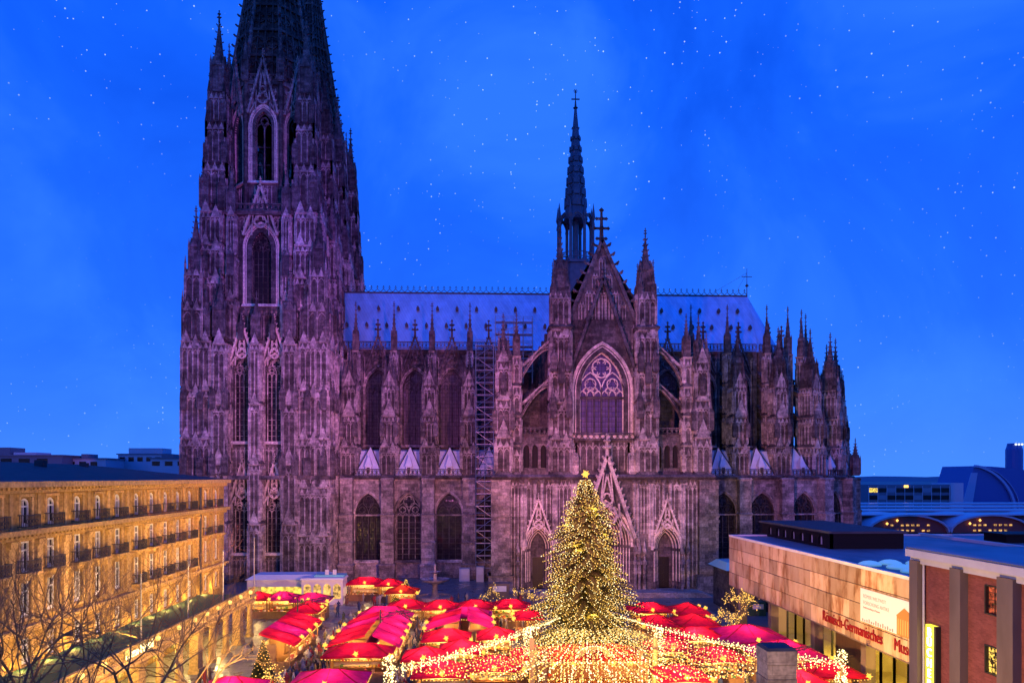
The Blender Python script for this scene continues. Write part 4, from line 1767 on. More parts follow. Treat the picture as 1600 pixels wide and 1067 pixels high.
def hw_open(x, z0, z1, w, rnd):
    if rnd:
        return [(x - w / 2, z0), (x - w / 2, z1 - .45)] + [(x - w / 2 * cos(t), z1 - .45 + .45 * sin(t)) for t in (pi * k / 6 for k in range(1, 6))] + [(x + w / 2, z1 - .45), (x + w / 2, z0)]
    return [(x - w / 2, z0), (x - w / 2, z1), (x + w / 2, z1), (x + w / 2, z0)]


streak_mat('curtain', (.30, .27, .22), (.16, .14, .12), .7, 4, (1, 1, .1))
hw = MB()
hs = [hw_open(x, z0, z1, w, r) for (z0, z1, w, r) in floors for x in win_x]
wall_holes(hw, [(0, 0), (HL, 0), (HL, 19.0), (0, 19.0)], hs, 0, .5)
hw.box(0, HL, .5, 14, 0, 4)
put('wall', hw.mesh('wall', 'stone_hotel'), hotel)
nw = MB()
nw.box(HL - .5, HL, .01, 16, 0, 19.0)
nw.box(0, HL - .5, 2.6, 16, 4, 19.0)
put('back_wall', nw.mesh('back_wall', 'stone_hotel'), hotel)


def hcornice(z, h, proj, dent=True, x1=HL):
    mb = MB()
    mb.box(-.2, x1 + .15, -proj * .45, .02, z, z + h * .5)
    mb.box(-.2, x1 + .3, -proj, .03, z + h * .5, z + h)
    if dent:
        n = int(x1 / .55)
        for i in range(n):
            mb.box(i * .55, i * .55 + .28, -proj * .72, -proj * .4, z + h * .26, z + h * .48)
    return mb


put('cornice', hcornice(18.75, .9, .9).mesh('cornice', 'stone_trim'), hotel)
put('cornice', hcornice(15.1, .8, .75).mesh('cornice', 'stone_trim'), hotel)
put('cornice', hcornice(7.75, .6, .55).mesh('cornice', 'stone_trim'), hotel)
put('cornice', hcornice(11.95, .3, .25, False).mesh('cornice', 'stone_trim'), hotel)


def frame_mesh(w, h, rnd):
    mb = MB()
    if rnd:
        o = hw_open(0, 0, h, w, True)
        i_ = hw_open(0, .0, h - .16, w - .22, True)
    else:
        o = hw_open(0, 0, h, w, False)
        i_ = hw_open(0, .0, h - .16, w - .22, False)
    mb.ring(i_, o, .16, .28)
    mb.box(-.04, .04, .14, .26, 0, h - .1)
    mb.box(-w / 2 + .1, w / 2 - .1, .15, .26, h * .68, h * .68 + .12)
    mb.box(-w / 2 + .1, w / 2 - .1, .15, .26, 0, .3)
    return mb


def surround(w, h, rnd, ped):
    mb = MB()
    for sx in (-1, 1):
        mb.box(sx * (w / 2 + .14) - .12, sx * (w / 2 + .14) + .12, -.12, .01, -.1, h + .1)
    mb.box(-w / 2 - .3, w / 2 + .3, -.18, .01, h + .1, h + .32)
    if ped == 1:
        mb.ext([(-w / 2 - .35, h + .34), (w / 2 + .35, h + .34), (0, h + .75)], -.25, .01)
    if ped == 2:
        mb.box(-w / 2 - .4, w / 2 + .4, -.3, .01, h + .32, h + .45)
    mb.box(-w / 2 - .3, w / 2 + .3, -.22, .01, -.28, -.1)
    return mb


def balcony(w, h=.95, d=.62):
    mb = MB()
    for z in (0.05, h):
        mb.box(-w / 2, w / 2, -d - .03, -d + .03, z - .035, z + .035)
        for sx in (-1, 1):
            mb.box(sx * w / 2 - .03, sx * w / 2 + .03, -d, 0, z - .035, z + .035)
    n = int(w / .13)
    for i in range(n + 1):
        x = -w / 2 + w * i / n
        mb.box(x - .016, x + .016, -d - .016, -d + .016, .05, h)
    for i in range(int(w / .42)):
        mb.line(circ(-w / 2 + .21 + i * .42, h * .5, .16, 8), .05, -d - .03, -d + .03, closed=True)
    for sx in (-1, 1):
        for k in range(4):
            mb.box(sx * w / 2 - .016, sx * w / 2 + .016, -d + .15 * k, -d + .03 + .15 * k, .05, h)
    return mb


def slab(w, d=.75):
    mb = MB()
    mb.box(-w / 2, w / 2, -d, .02, -.18, 0)
    for sx in (-1, 1):
        mb.ext([(sx * w * .36 - .12, -.75), (sx * w * .36 + .12, -.75), (sx * w * .36 + .12, -.18), (sx * w * .36 - .12, -.18)], -d * .7, 0)
    return mb


for fi, (z0, z1, w, rnd) in enumerate(floors):
    h = z1 - z0
    fm = frame_mesh(w, h, rnd).mesh('window', 'white_paint')
    sm = surround(w, h, rnd, (0, 2, 1, 0)[fi]).mesh('surround', 'stone_trim')
    g = MB()
    g.box(-w / 2 - .02, w / 2 + .02, .3, .34, -.02, h + .02)
    gm_ = g.mesh('pane', 'window_glass')
    lit = MB()
    lit.box(-w / 2 - .02, w / 2 + .02, .3, .34, -.02, h + .02)
    lm = lit.mesh('pane', 'lit_window')
    km = lit.mesh('pane', 'curtain')
    bm_ = balcony(2.1 if fi < 3 else 1.9).mesh('balcony', 'iron')
    sl = slab(2.3).mesh('slab', 'stone_trim')
    for k, x in enumerate(win_x):
        o = put('window', fm, hotel, (x, 0, z0))
        put('surround', sm, o)
        put('pane', lm if (fi * 5 + k * 3) % 17 == 4 else (km if (fi * 7 + k * 5) % 6 == 2 else gm_), o)
        if fi >= 2 or (fi == 1 and k in (8, 9, 10, 11, 12)):
            b = put('balcony', bm_, hotel, (x, 0, z0 + .02))
            if fi < 3:
                put('slab', sl, b)
# pilasters between the windows
pl = MB()
pl.box(-.36, .36, -.16, .01, 8.4, 15.0)
pl.frus(0, -.1, 14.5, 15.05, .8, .4, 1.05, .6)
pl.frus(0, -.1, 8.4, 8.9, 1.0, .5, .78, .36)
pm = pl.mesh('pilaster', 'stone_trim')
pl2 = MB()
pl2.box(-.22, .22, -.1, .01, 15.9, 18.7)
pm2 = pl2.mesh('pilaster', 'stone_trim')
for a, b in zip(sorted(win_x), sorted(win_x)[1:]):
    put('pilaster', pm, hotel, ((a + b) / 2, 0, 0))
    put('pilaster', pm2, hotel, ((a + b) / 2, 0, 0))
dp = MB()
dp.tube((0, -.35, 4), (0, -.35, 18.7), .13, .13, 8)
put('drainpipe', dp.mesh('drainpipe', 'iron'), hotel, (94.8 - 46, 0, 0))
hr = MB()
rz = [(0, 19.6), (HL + .3, 19.6)]
A, B = (-.3, -.75, 19.68), (HL + .35, -.75, 19.68)
R0, R1 = (-.3, 11, 21.55), (HL - 15, 11, 21.45)
hr.face([A, B, R1, R0])
hr.face([B, (HL + .35, 19, 19.68), R1])
put('roof', hr.mesh('roof', 'slate'), hotel)
for x, y, w, h in ((30, 8, .8, .3), (40, 9, .6, .2), (24, 9.5, 1.0, .3)):
    ch = MB()
    ch.box(x - w / 2, x + w / 2, y, y + .8, 20.6, 21.4 + h)
    put('chimney', ch.mesh('chimney', 'slate'), hotel)

# ------------------------------------------------------------------ colonnade with roof terrace in front of the hotel
KX, K0, K1 = -29.0, 47.0, 95.0
kol = thing('colonnade', 'pale stone colonnade with balustraded roof terrace in front of the hotel', 'colonnade', (KX, K0, 0), pi / 2)
KL = K1 - K0
mb = MB()
mb.box(0, KL, 0, 7, 4.35, 5.15)
mb.box(-.1, KL + .1, -.3, .02, 4.95, 5.2)
mb.box(0, KL, -.12, 0, 4.35, 4.62)
put('entablature', mb.mesh('entablature', 'stone_trim'), kol)
mb = MB()
mb.box(.1, KL - .1, .3, 6.9, 5.152, 5.17)
put('deck', mb.mesh('deck', 'green_deck'), kol)
mb = MB()
mb.box(0, KL, -.14, .14, 5.95, 6.12)
mb.box(0, KL, -.12, .12, 5.2, 5.34)
put('rail', mb.mesh('rail', 'stone_trim'), kol)
mb = MB()
mb.lathe(0, 0, [(5.34, .09), (5.45, .06), (5.6, .11), (5.8, .06), (5.95, .08)], 6)
bme = mb.mesh('baluster', 'stone_trim')
nb = 150
for i in range(nb):
    put('baluster', bme, kol, ((i + .5) * KL / nb, 0, 0))
mb = MB()
mb.lathe(0, 0, [(0, .5), (.35, .5), (.4, .42), (.6, .36), (3.7, .3), (3.9, .4), (4.1, .34), (4.35, .5)], 16)
cme = mb.mesh('column', 'stone_trim')
mb = MB()
mb.box(-.62, .62, -.4, .5, 0, 4.35)
mb.frus(0, 0, 0, .5, 1.5, 1.2, 1.4, 1.1)
mb.frus(0, 0, 3.95, 4.34, 1.3, 1.0, 1.6, 1.25)
pme = mb.mesh('pillar', 'stone_trim')
y = K1 - 1
k = 0
while y > K0 + 1:
    put('pillar' if k % 3 == 1 else 'column', pme if k % 3 == 1 else cme, kol, (y - K0, .3, 0))
    k += 1
    y -= 4.3
mb = MB()
mb.box(0, KL, 6.6, 6.95, 0, 4.4)
put('wall', mb.mesh('wall', 'stone_hotel'), kol)
mb = MB()
for i in range(10):
    mb.box(2 + i * 4.6, 4.4 + i * 4.6, 6.5, 6.6, .4, 3.4)
put('shop_window', mb.mesh('shop_window', 'lit_window_yellow'), kol, label='row of lit yellow shop windows under the colonnade')['kind'] = 'stuff'
gl = MB()
gl.lathe(0, 0, [(-.05, .05), (0, .14), (.1, .2), (.22, .22), (.34, .18), (.42, .06)], 10)
glm = gl.mesh('globe', 'globe')
st_ = MB()
st_.lathe(0, 0, [(-.5, .06), (-.05, .05)], 6)
stm = st_.mesh('bracket', 'iron')
for i, yy in enumerate((80.8, 77.5, 74.3, 70.55, 66.0, 60.5, 56.8, 53.6, 84.4, 88.2, 91.8)):
    o = put('globe_lamp', glm, kol, (yy - K0, -.5, 5.7))
    put('bracket', stm, o)
    point('globe_glow', (0, -.45, .3), 90, (1, .6, .2), .2, o)
for a_, b_ in zip(sorted(win_x), sorted(win_x)[1:]):          # uplights at the foot of the pilasters
    point('terrace_uplight', (HX + .75, 46 + (a_ + b_) / 2, 5.5), 150, (1.0, .56, .13), .12)
for i in range(5):
    point('colonnade_lamp', (KX - 3, 54 + i * 9.0, 3.9), 1500, (1.0, .66, .2), .25)
# warm spots hung in the air, aimed at the hotel front
for i in range(4):
    spot('hotel_flood', (-24, 52 + i * 14, 8.5), (HX, 56 + i * 14, 12), 6600, (1.0, .56, .12), 100, 1, .3)
fp = MB()
fp.tube((0, 0, 0), (0, 0, 9), .09, .05, 8)
fp.octa((0, 0, 9.05), .12)
fp.frus(0, 0, 0, .25, .5, .5, .3, .3)
fpm = fp.mesh('flagpole', 'steel')
for x, yy, z, lab in ((-30.6, 67.4, 5.17, 'white flagpole rising behind the bare tree branches'), (-30.6, 78.0, 5.17, 'white flagpole on the terrace beside the green deck'),
                      (-30.6, 88.3, 5.17, 'white flagpole at the far end of the hotel terrace'), (-33.0, 108, 0, 'white flagpole standing before the tower base')):
    o = tag(put('flagpole', fpm, None, (x, yy, z), 0, None, (1, 1, .68 if z > 1 else 1.25)), lab, 'flagpole', 'flagpoles along the hotel')

def text(name, body, size, m, parent, loc, rot=(pi / 2, 0, 0), ext=.04, sx=1.0, align='LEFT'):
    cu = bpy.data.curves.new(name, 'FONT')
    cu.body = body
    cu.size = size
    cu.extrude = ext
    cu.align_x = align
    tmp = bpy.data.objects.new('lettering_source', cu)
    COL.objects.link(tmp)
    dg = bpy.context.evaluated_depsgraph_get()
    me = bpy.data.meshes.new_from_object(tmp.evaluated_get(dg))
    bpy.data.objects.remove(tmp)
    me.materials.clear()
    me.materials.append(MAT[m])
    o = put(name, me, parent, loc)
    o.rotation_euler = rot
    o.scale = (sx, 1, 1)
    return o


# illuminated letters on the hotel terrace parapet
text('lettering', 'Dom-Hotel', 1.05, 'bulb_pale', kol, (60.5 - K0, -.34, 5.3), ext=.05)

# ================================================================== museum
def travertine():
    m = mat('travertine', (.5, .36, .24), .7, spec=.3)
    nd, lk, b = nodes_of(m)
    g = N(nd, 'ShaderNodeNewGeometry')
    n = noise(nd, lk, g.outputs['Position'], .8, 5, .65, (1, 1, .35))
    r = ramp(nd, [(.36, (.30, .145, .06)), (.50, (.56, .38, .22)), (.68, (.64, .47, .31))])
    lk.new(n.outputs['Fac'], r.inputs[0])
    oi = N(nd, 'ShaderNodeObjectInfo')
    ro = ramp(nd, [(0, .58), (1, 1.2)])
    lk.new(oi.outputs['Random'], ro.inputs[0])
    c = mixc(nd, lk, 1, r.outputs[0], ro.outputs[0], 'MULTIPLY')
    lk.new(c, b.inputs['Base Color'])


travertine()
mat('black_clad', (.006, .006, .007), .6, spec=.15)
mat('dark_frame', (.025, .022, .02), .5)
mat('banner', (.72, .72, .74), .6)
mat('letter_red', (.24, .005, .012), .5)
mat('interior_wall', (.70, .58, .30), .8)
mat('sky_dome', (.55, .78, .80), .3, emit=(.35, .9, .85), es=.22)
pg = mat('pane_clear', (.8, .85, .85), .05)
nd, lk, b_ = nodes_of(pg)
tr_ = N(nd, 'ShaderNodeBsdfTransparent')
mx_ = N(nd, 'ShaderNodeMixShader')
mx_.inputs[0].default_value = .12
gl_ = N(nd, 'ShaderNodeBsdfGlossy')
gl_.inputs['Roughness'].default_value = .05
lk.new(tr_.outputs[0], mx_.inputs[1])
lk.new(gl_.outputs[0], mx_.inputs[2])
lk.new(mx_.outputs[0], [x for x in nd if x.type == 'OUTPUT_MATERIAL'][0].inputs['Surface'])

ML = 50.0
mus = thing('museum', 'flat-roofed museum clad in stained stone panels with red lettering and banner', 'museum', (33, 98, 0), -pi / 2)
mb = MB()
mb.box(0, ML, .12, 30, 5.6, 12.0)
put('wall', mb.mesh('wall', 'concrete'), mus)
mb = MB()
mb.box(-.1, ML, .0, .4, 12.0, 12.28)
mb.box(-.12, .35, .4, 45, 12.0, 12.28)
put('parapet', mb.mesh('parapet', 'white_trim'), mus)
mb = MB()
mb.box(.3, ML, .38, 60, 11.98, 12.1)
put('roof', mb.mesh('roof', 'flat_roof'), mus)
mb = MB()
mb.box(-.05, 34, 26, 26.5, 12.1, 12.45)
put('roof_kerb', mb.mesh('roof_kerb', 'white_trim'), mus)
def _panel(w, h):
    m_ = MB()
    m_.box(.025, w - .025, 0, .14, 0.025, h - .025)
    return m_.mesh('panel', 'travertine')


rg = random.Random(11)
rows = [(10.55, 12.0, 3.6, 5.2), (8.95, 10.53, 1.5, 2.6), (7.3, 8.93, 1.1, 2.2), (5.6, 7.28, 1.0, 2.1)]
for z0, z1, a, b in rows:
    x = 0
    while x < ML - .5:
        w = min(rg.uniform(a, b), ML - x)
        k = cached(('panel', round(w * 4), z0), lambda: _panel(round(w * 4) / 4, z1 - z0))
        w = round(w * 4) / 4
        put('panel', k, mus, (x, rg.uniform(-.03, .02), z0))
        x += max(w, .25)


mb = MB()
mb.box(.0, ML, .0, 14, 5.5, 5.6)
put('soffit', mb.mesh('soffit', 'concrete'), mus)
mb = MB()
mb.box(-.45, .45, -.45, .45, 0, 5.5)
cm_ = mb.mesh('column', 'concrete')
for x in (1.2, 11.6, 23.0, 33.2, 43.4):
    put('column', cm_, mus, (x, 1.4, 0))
mb = MB()                                                  # interior shell of the lit foyer
mb.box(5, ML, 9, 9.2, 0, 5.5)
mb.box(5, 5.2, 3.6, 9, 0, 5.5)
mb.box(23.4, 23.6, 3.6, 9, 0, 5.5)
put('foyer_wall', mb.mesh('foyer_wall', 'interior_wall'), mus)
mb = MB()
mb.box(5.2, ML, -2.5, 9, -.05, .03)
put('foyer_floor', mb.mesh('foyer_floor', 'interior_wall'), mus)
mb = MB()
mb.box(24, 30, 2.9, 3.2, 0, 5.5)  # dark sheet standing in for the shade inside the opening
put('opening_shade_sheet', mb.mesh('opening_shade_sheet', 'wood_dark'), mus)
for i, (x0, x1) in enumerate([(11.6 + 2.25 * k, 13.85 + 2.25 * k) for k in range(5)] + [(30.0 + 2.2 * k, 32.2 + 2.2 * k) for k in range(8)]):
    fr = MB()
    fr.line([(x0, .05), (x0, 5.4), (x1, 5.4), (x1, .05)], .16, 3.0, 3.2, closed=True)
    o = put('window_frame', fr.mesh('window_frame', 'dark_frame'), mus)
    g = MB()
    g.box(x0 + .06, x1 - .06, 3.08, 3.12, .1, 5.3)
    put('pane', g.mesh('pane', 'pane_clear'), o)
for x, p in ((17, 1300), (33, 1300), (38, 2200), (44, 2200)):
    point('foyer_lamp', tuple(mus.matrix_basis @ Vector((x, 6.2, 4.7))) if False else (33 + 6.2, 98 - x, 4.7), p, (1.0, .74, .14), .5)
mb = MB()
mb.box(35, 46, -1.6, -1.4, 0, 1.15)
put('entrance_parapet', mb.mesh('entrance_parapet', 'dark_frame'), mus)
text('lettering', 'Römisch-Germanisches', 1.42, 'letter_red', mus, (27.4, -.06, 6.15), sx=.80)
text('lettering', 'Museum', 1.42, 'letter_red', mus, (39.9, -.06, 6.15), sx=.84)
bn = MB()
bn.box(34.7, 44.4, -.1, -.04, 7.5, 10.35)
bo = put('banner', bn.mesh('banner', 'banner'), mus)
mat('banner_temple', (.42, .20, .05), .7)
mat('banner_temple_pale', (.62, .36, .12), .7)
mat('banner_ink', (.25, .25, .28), .7)
tp = MB()
tp.box(40.4, 44.4, -.115, -.1, 7.5, 9.0)
tp.ext([(40.3, 9.0), (42.6, 9.0), (41.45, 9.75)], -.115, -.1)
tp.face([(42.6, -.108, 9.0), (44.4, -.108, 8.2), (44.4, -.108, 8.6), (41.45, -.108, 9.75)])
for k in range(6):
    tp.box(40.55 + .33 * k, 40.7 + .33 * k, -.125, -.115, 7.6, 8.8, 1)
put('temple_print', tp.mesh('temple_print', ['banner_temple', 'banner_temple_pale']), bo)
text('print_line', 'RÖMER WELTWEIT', .42, 'banner_ink', bo, (35.2, -.105, 9.6), ext=.004)
text('print_line', 'FORSCHUNG ANTIKE', .42, 'banner_ink', bo, (35.2, -.105, 9.05), ext=.004)
text('print_line', 'Sonderausstellung im Museum', .22, 'letter_red', bo, (35.2, -.105, 8.7), ext=.004)
sk = MB()
for k in range(14):
    h = .1 + .25 * rg.random()
    sk.box(35 + k * .36, 35.2 + k * .36, -.108, -.1, 7.55, 7.6 + h)
put('print_skyline', sk.mesh('print_skyline', 'banner_ink'), bo)
# black roof pavilion
at = thing('roof_pavilion', 'black box pavilion with arched windows on the museum roof', 'pavilion', (38, 99.6, 12.1), -pi / 2)
mb = MB()
hs = []
for yy in (96.7, 94.1, 91.9, 89.4, 86.9, 84.4, 82.0):
    hs.append(hw_open(99.6 - yy, .3, 1.35, 1.0, True))
wall_holes(mb, [(0, 0), (19.9, 0), (19.9, 1.7), (0, 1.7)], hs, 0, .4)
mb.box(19.6, 19.9, .01, 8.3, 0, 1.7)
mb.box(0, .3, .4, 8.3, 0, 1.7)
put('wall', mb.mesh('wall', 'black_clad'), at)
mb = MB()
mb.box(-.25, 20.2, -.3, 8.6, 1.7, 1.95)
put('roof', mb.mesh('roof', 'slate'), at)
mb = MB()
mb.box(-.02, .9, .28, .32, .3, 1.35)
mat('frosted', (.42, .45, .42), .4)
gm2 = mb.mesh('window', 'frosted')
for k, yy in enumerate((96.7, 94.1, 91.9, 89.4, 86.9, 84.4, 82.0)):
    put('window', gm2, at, (99.6 - yy - .44, 0, 0))
dm = MB()
dm.lathe(0, 0, [(0, .95), (.12, .98), (.2, .9), (.36, .55), (.44, .05)], 14)
dmm = dm.mesh('skylight_dome', 'sky_dome')
DL = ['front of the black pavilion by the parapet', 'second from the parapet before the pavilion', 'against the pavilion corner', 'in the middle of the group', 'nearest the brick building', 'farthest from the stone front']
for (x, y), l in zip([(34.6, 64.9), (35.9, 62.6), (36.9, 65.7), (37.6, 62.9), (35.6, 59.9), (39.2, 65.3)], DL):
    tag(put('skylight_dome', dmm, None, (x, y, 12.1)), 'pale domed skylight on museum roof, ' + l, 'skylight', 'domed skylights on the museum roof')

# ================================================================== brick bookshop at the corner
def brick_mat():
    m = mat('brick', (.34, .12, .07), .85, spec=.2)
    nd, lk, b = nodes_of(m)
    g, uv, s = pos_uv(nd, lk)
    br = N(nd, 'ShaderNodeTexBrick')
    br.inputs['Scale'].default_value = 1
    br.inputs['Brick Width'].default_value = .25
    br.inputs['Row Height'].default_value = .083
    br.inputs['Mortar Size'].default_value = .008
    br.inputs['Color1'].default_value = (.33, .10, .07, 1)
    br.inputs['Color2'].default_value = (.24, .07, .05, 1)
    br.inputs['Mortar'].default_value = (.26, .10, .075, 1)
    lk.new(uv.outputs[0], br.inputs['Vector'])
    n = noise(nd, lk, g.outputs['Position'], 1.3, 4, .6)
    r = ramp(nd, [(.3, .8), (.7, 1.15)])
    lk.new(n.outputs['Fac'], r.inputs[0])
    lk.new(mixc(nd, lk, 1, br.outputs['Color'], r.outputs[0], 'MULTIPLY'), b.inputs['Base Color'])


brick_mat()
bk = thing('bookshop', 'red brick bookshop with concrete pilasters and yellow vertical neon sign', 'bookshop', (24.4, 40.6, 0), -pi / 2)
wn_ = [(5.54, 6.7, 13.35, 14.8), (5.54, 6.7, 10.5, 11.9), (5.54, 6.7, 7.4, 8.8)]
mb = MB()
wall_holes(mb, [(0, 0), (16, 0), (16, 15.2), (0, 15.2)], [[(a, c), (a, d), (b, d), (b, c)] for a, b, c, d in wn_], 0, .35)
mb.box(0, 16, .35, .5, 0, 6)
put('wall', mb.mesh('wall', 'brick'), bk)
mb = MB()
mb.box(0, .3, .01, 20, 0, 15.2)
put('end_wall', mb.mesh('end_wall', 'brick'), bk)
mb = MB()
mb.box(-.3, 16, -.25, 0, 15.2, 15.55)
mb.box(-.4, 16, -.5, .1, 15.55, 15.95)
put('fascia', mb.mesh('fascia', 'white_trim'), bk)
mb = MB()
mb.box(-.38, 16, -.45, 20, 15.96, 16.05)
put('roof', mb.mesh('roof', 'flat_roof'), bk)
for x0, x1 in ((-.15, .62), (3.45, 4.3), (6.95, 8.0), (11, 12)):
    mb = MB()
    mb.box(x0, x1, -.42, .01, 0, 15.35)
    put('pilaster', mb.mesh('pilaster', 'concrete'), bk)
mb = MB()
mb.tube((.8, -.16, 0), (.8, -.16, 15.3), .06, .06, 8)
put('drainpipe', mb.mesh('drainpipe', 'white_trim'), bk)


def lattice_lit():
    m = mat('lattice_lit', (.03, .02, .01), .4, emit=(1.0, .62, .10), es=1.4)
    nd, lk, b = nodes_of(m)
    g = N(nd, 'ShaderNodeNewGeometry')
    n = noise(nd, lk, g.outputs['Position'], 6, 2, .6)
    r = ramp(nd, [(.46, 0.0), (.56, 1.6)])
    lk.new(n.outputs['Fac'], r.inputs[0])
    lk.new(r.outputs[0], b.inputs['Emission Strength'])
    m2 = mat('lattice_red', (.03, .012, .01), .3, emit=(1.0, .16, .06), es=.5)
    nd, lk, b = nodes_of(m2)
    g = N(nd, 'ShaderNodeNewGeometry')
    n = noise(nd, lk, g.outputs['Position'], 4, 3, .6)
    r = ramp(nd, [(.42, 0.0), (.7, .9)])
    lk.new(n.outputs['Fac'], r.inputs[0])
    lk.new(r.outputs[0], b.inputs['Emission Strength'])


lattice_lit()
for k, (a, b, c, d) in enumerate(wn_):
    fr = MB()
    fr.line([(a + .04, c + .04), (a + .04, d - .04), (b - .04, d - .04), (b - .04, c + .04)], .1, -.03, .2, closed=True)
    for i in range(1, 4):
        fr.box(a, b, .08, .12, c + (d - c) * i / 4 - .012, c + (d - c) * i / 4 + .012)
    fr.box((a + b) / 2 - .012, (a + b) / 2 + .012, .08, .12, c, d)
    o = put('window', fr.mesh('window', 'dark_frame'), bk)
    g = MB()
    g.box(a, b, .15, .18, c, d)
    put('pane', g.mesh('pane', 'lattice_red' if k == 0 else 'lattice_lit'), o)
sg = thing('neon_sign', 'vertical yellow neon sign reading BÜCHER on the brick wall', 'sign', (24.4, 40.6, 0), -pi / 2)
mb = MB()
mb.box(1.2, 1.95, -.3, -.02, 8.3, 12.0)
mb.box(1.95, 2.12, -.3, -.02, 8.3, 12.0, 1)
put('sign_box', mb.mesh('sign_box', ['neon_yellow', 'dark_frame']), sg)
for i, ch in enumerate('BÜCHER'):
    text('letter', ch, .62, 'neon', sg, (1.58, -.32, 11.45 - .56 * i), ext=.03, align='CENTER', sx=.95)
for x, y, w, h, lab in ((33, 38.8, 2.6, .5, 'small dark roof vent on the bookshop roof'), (30, 37.0, 1.4, .25, 'flat grey roof hatch on the bookshop roof')):
    mb = MB()
    mb.box(-w / 2, w / 2, -.5, .5, 0, h)
    mb.frus(0, 0, h, h + .12, w + .2, 1.2, w - .3, .8)
    tag(mb.build('roof_vent', 'steel', None, (x, y, 16.05)), lab, 'vent')
mb = MB()
mb.box(-3.5, 3.5, -2, 2, 0, .9)
mb.box(-3.9, 3.9, -2.3, 2.3, .9, 1.1)
tag(mb.build('plant_room', 'black_clad', None, (66, 88, 12.1)), 'low dark plant room on the museum roof before the station', 'plant room')

# freestanding stone pillar
pil = thing('stone_pillar', 'square stone pillar of large blocks rising before the pink stall roofs', 'pillar', (18.1, 45.0, 0))
for k in range(11):
    mb = MB()
    z = k * .86
    e = .03 * (k % 2)
    mb.box(-.92 + e, .92 - e * .5, -.92 + e, .92 - e, z + .012, z + .85)
    put('block', mb.mesh('block', 'ashlar'), pil)
mb = MB()
mb.frus(0, 0, 9.46, 9.62, 1.86, 1.86, 1.6, 1.6)
put('cap', mb.mesh('cap', 'slate'), pil)

# cathedral workshop between transept and museum
ws_ = thing('workshop_shed', 'low dark shed with turquoise roof between transept and museum', 'shed', (42, 112, 0))
mb = MB()
mb.box(-5.5, 12, -4, 4, 0, 6.2)
put('wall', mb.mesh('wall', 'stone_dark'), ws_)
mb = MB()
mb.frus(3, 0, 6.2, 7.2, 18.5, 9, 17, 5)
put('roof', mb.mesh('roof', 'turquoise'), ws_)
mb = MB()
mb.box(-.25, .25, -4.2, -4.0, 4.1, 4.5)
put('wall_lamp', mb.mesh('wall_lamp', 'bulb'), ws_)

# ================================================================== far city
mat('far_wall', (.50, .54, .62), .8)  # distance haze mixed into the far walls' colour
mat('far_dark', (.16, .18, .23), .8)  # darker far tone, also lightened bluish for haze
mat('far_red', (.22, .05, .04), .7)
streak_mat('station_roof', (.30, .34, .42), (.42, .47, .55), .3, .05, (.3, 1, 1))
st = thing('railway_station', 'railway station hall with shallow glowing arches behind the choir', 'station', (122, 230, 0))
for k in range(4):
    x0 = k * 27.0
    n = 12
    ar_ = [(13 - 13 * cos(pi * i / n), 2.2 + 5.4 * sin(pi * i / n)) for i in range(n + 1)]
    mb = MB()
    mb.ring([(x, z) for x, z in ar_], [(x * 1.0 + (x - 13) * .03, z + .5) for x, z in ar_], -.6, 40)
    put('arched_roof', mb.mesh('arched_roof', 'station_roof'), st, (x0, 0, 0))
    mb = MB()
    mb.ext(list(reversed(ar_)), .6, .8)
    o = put('end_wall', mb.mesh('end_wall', 'far_red'), st, (x0, 0, 0))
    w_ = MB()
    w_.box(-.4, .4, .3, .5, 0, .5)
    wm = w_.mesh('window', 'lit_window')
    for i in range(8):
        for j in range(2):
            x = 8 + i * 1.7
            if 2.2 + 5.4 * sin(math.acos(max(-1, min(1, 1 - x / 13)))) > 4.2 + j * 1.8 - .6 and (i * 7 + j * 3 + k) % 5:
                put('window', wm, o, (x, 0, 2.7 + j * 1.7))
    for x, z in ((6.2, 5.2), (9.5, 6.2)):
        l_ = MB()
        l_.octa((x, 0, z), .5)
        put('lamp', l_.mesh('lamp', 'globe'), o)
for k in range(4):
    mb = MB()
    mb.box(-5, 130, 6 + k * 17, 20 + k * 17, 7.4 + k * .55, 7.8 + k * .55)
    put('hall_roof', mb.mesh('hall_roof', 'station_roof'), st)
of = thing('office_block', 'long dim office block with strip windows beyond the station', 'office', (180.6, 340, 0))
mb = MB()
mb.box(0, 39, 0, 14, 0, 16.4)
put('wall', mb.mesh('wall', 'far_dark'), of)
mb = MB()
mb.box(39, 45, -1, 14, 0, 17.2)
put('stair_tower', mb.mesh('stair_tower', 'far_wall'), of)
g_ = MB()
g_.box(0, 4.1, -.1, 0, 0, 2.0)
gmd, gml = g_.mesh('window', 'window_glass'), g_.mesh('window', 'lit_window_yellow')
mat('pale_glass', (.22, .27, .34), .3)
gmp = g_.mesh('window', 'pale_glass')
for j in range(3):
    for i in range(9):
        put('window', gml if (i, j) in ((0, 2),) else (gmp if (i * 5 + j * 3) % 4 == 0 else gmd), of, (i * 4.3 + .3, 0, 6.0 + j * 3.4))
mb = MB()
for i in range(10):
    mb.box(i * 4.3, i * 4.3 + .2, -.25, 0, 5, 15.8)
put('mullion', mb.mesh('mullion', 'far_wall'), of)['kind'] = 'stuff'
mb = MB()
mb.box(17, 19, -.3, 0, 15.0, 16.2)
put('roof_sign', mb.mesh('roof_sign', 'globe'), of)
td = thing('music_theatre', 'dark blue tent-like theatre hall with a tall curved arch', 'theatre', (300, 420, 0))
mat('tent_blue', (.05, .10, .35), .35)
mat('tent_pale', (.30, .40, .60), .4)
n = 14
prof = [(-24 + 60 * i / n, 0) for i in range(n + 1)]
body = MB()
pts = [(-22.5, 0), (24, 0), (24, 23)] + [(24 - 38 * i / 8, 23 + 3.4 * sin(pi * i / 16)) for i in range(1, 9)]
body.ext(pts, 0, 30)
put('hall', body.mesh('hall', 'tent_blue'), td)
mb = MB()
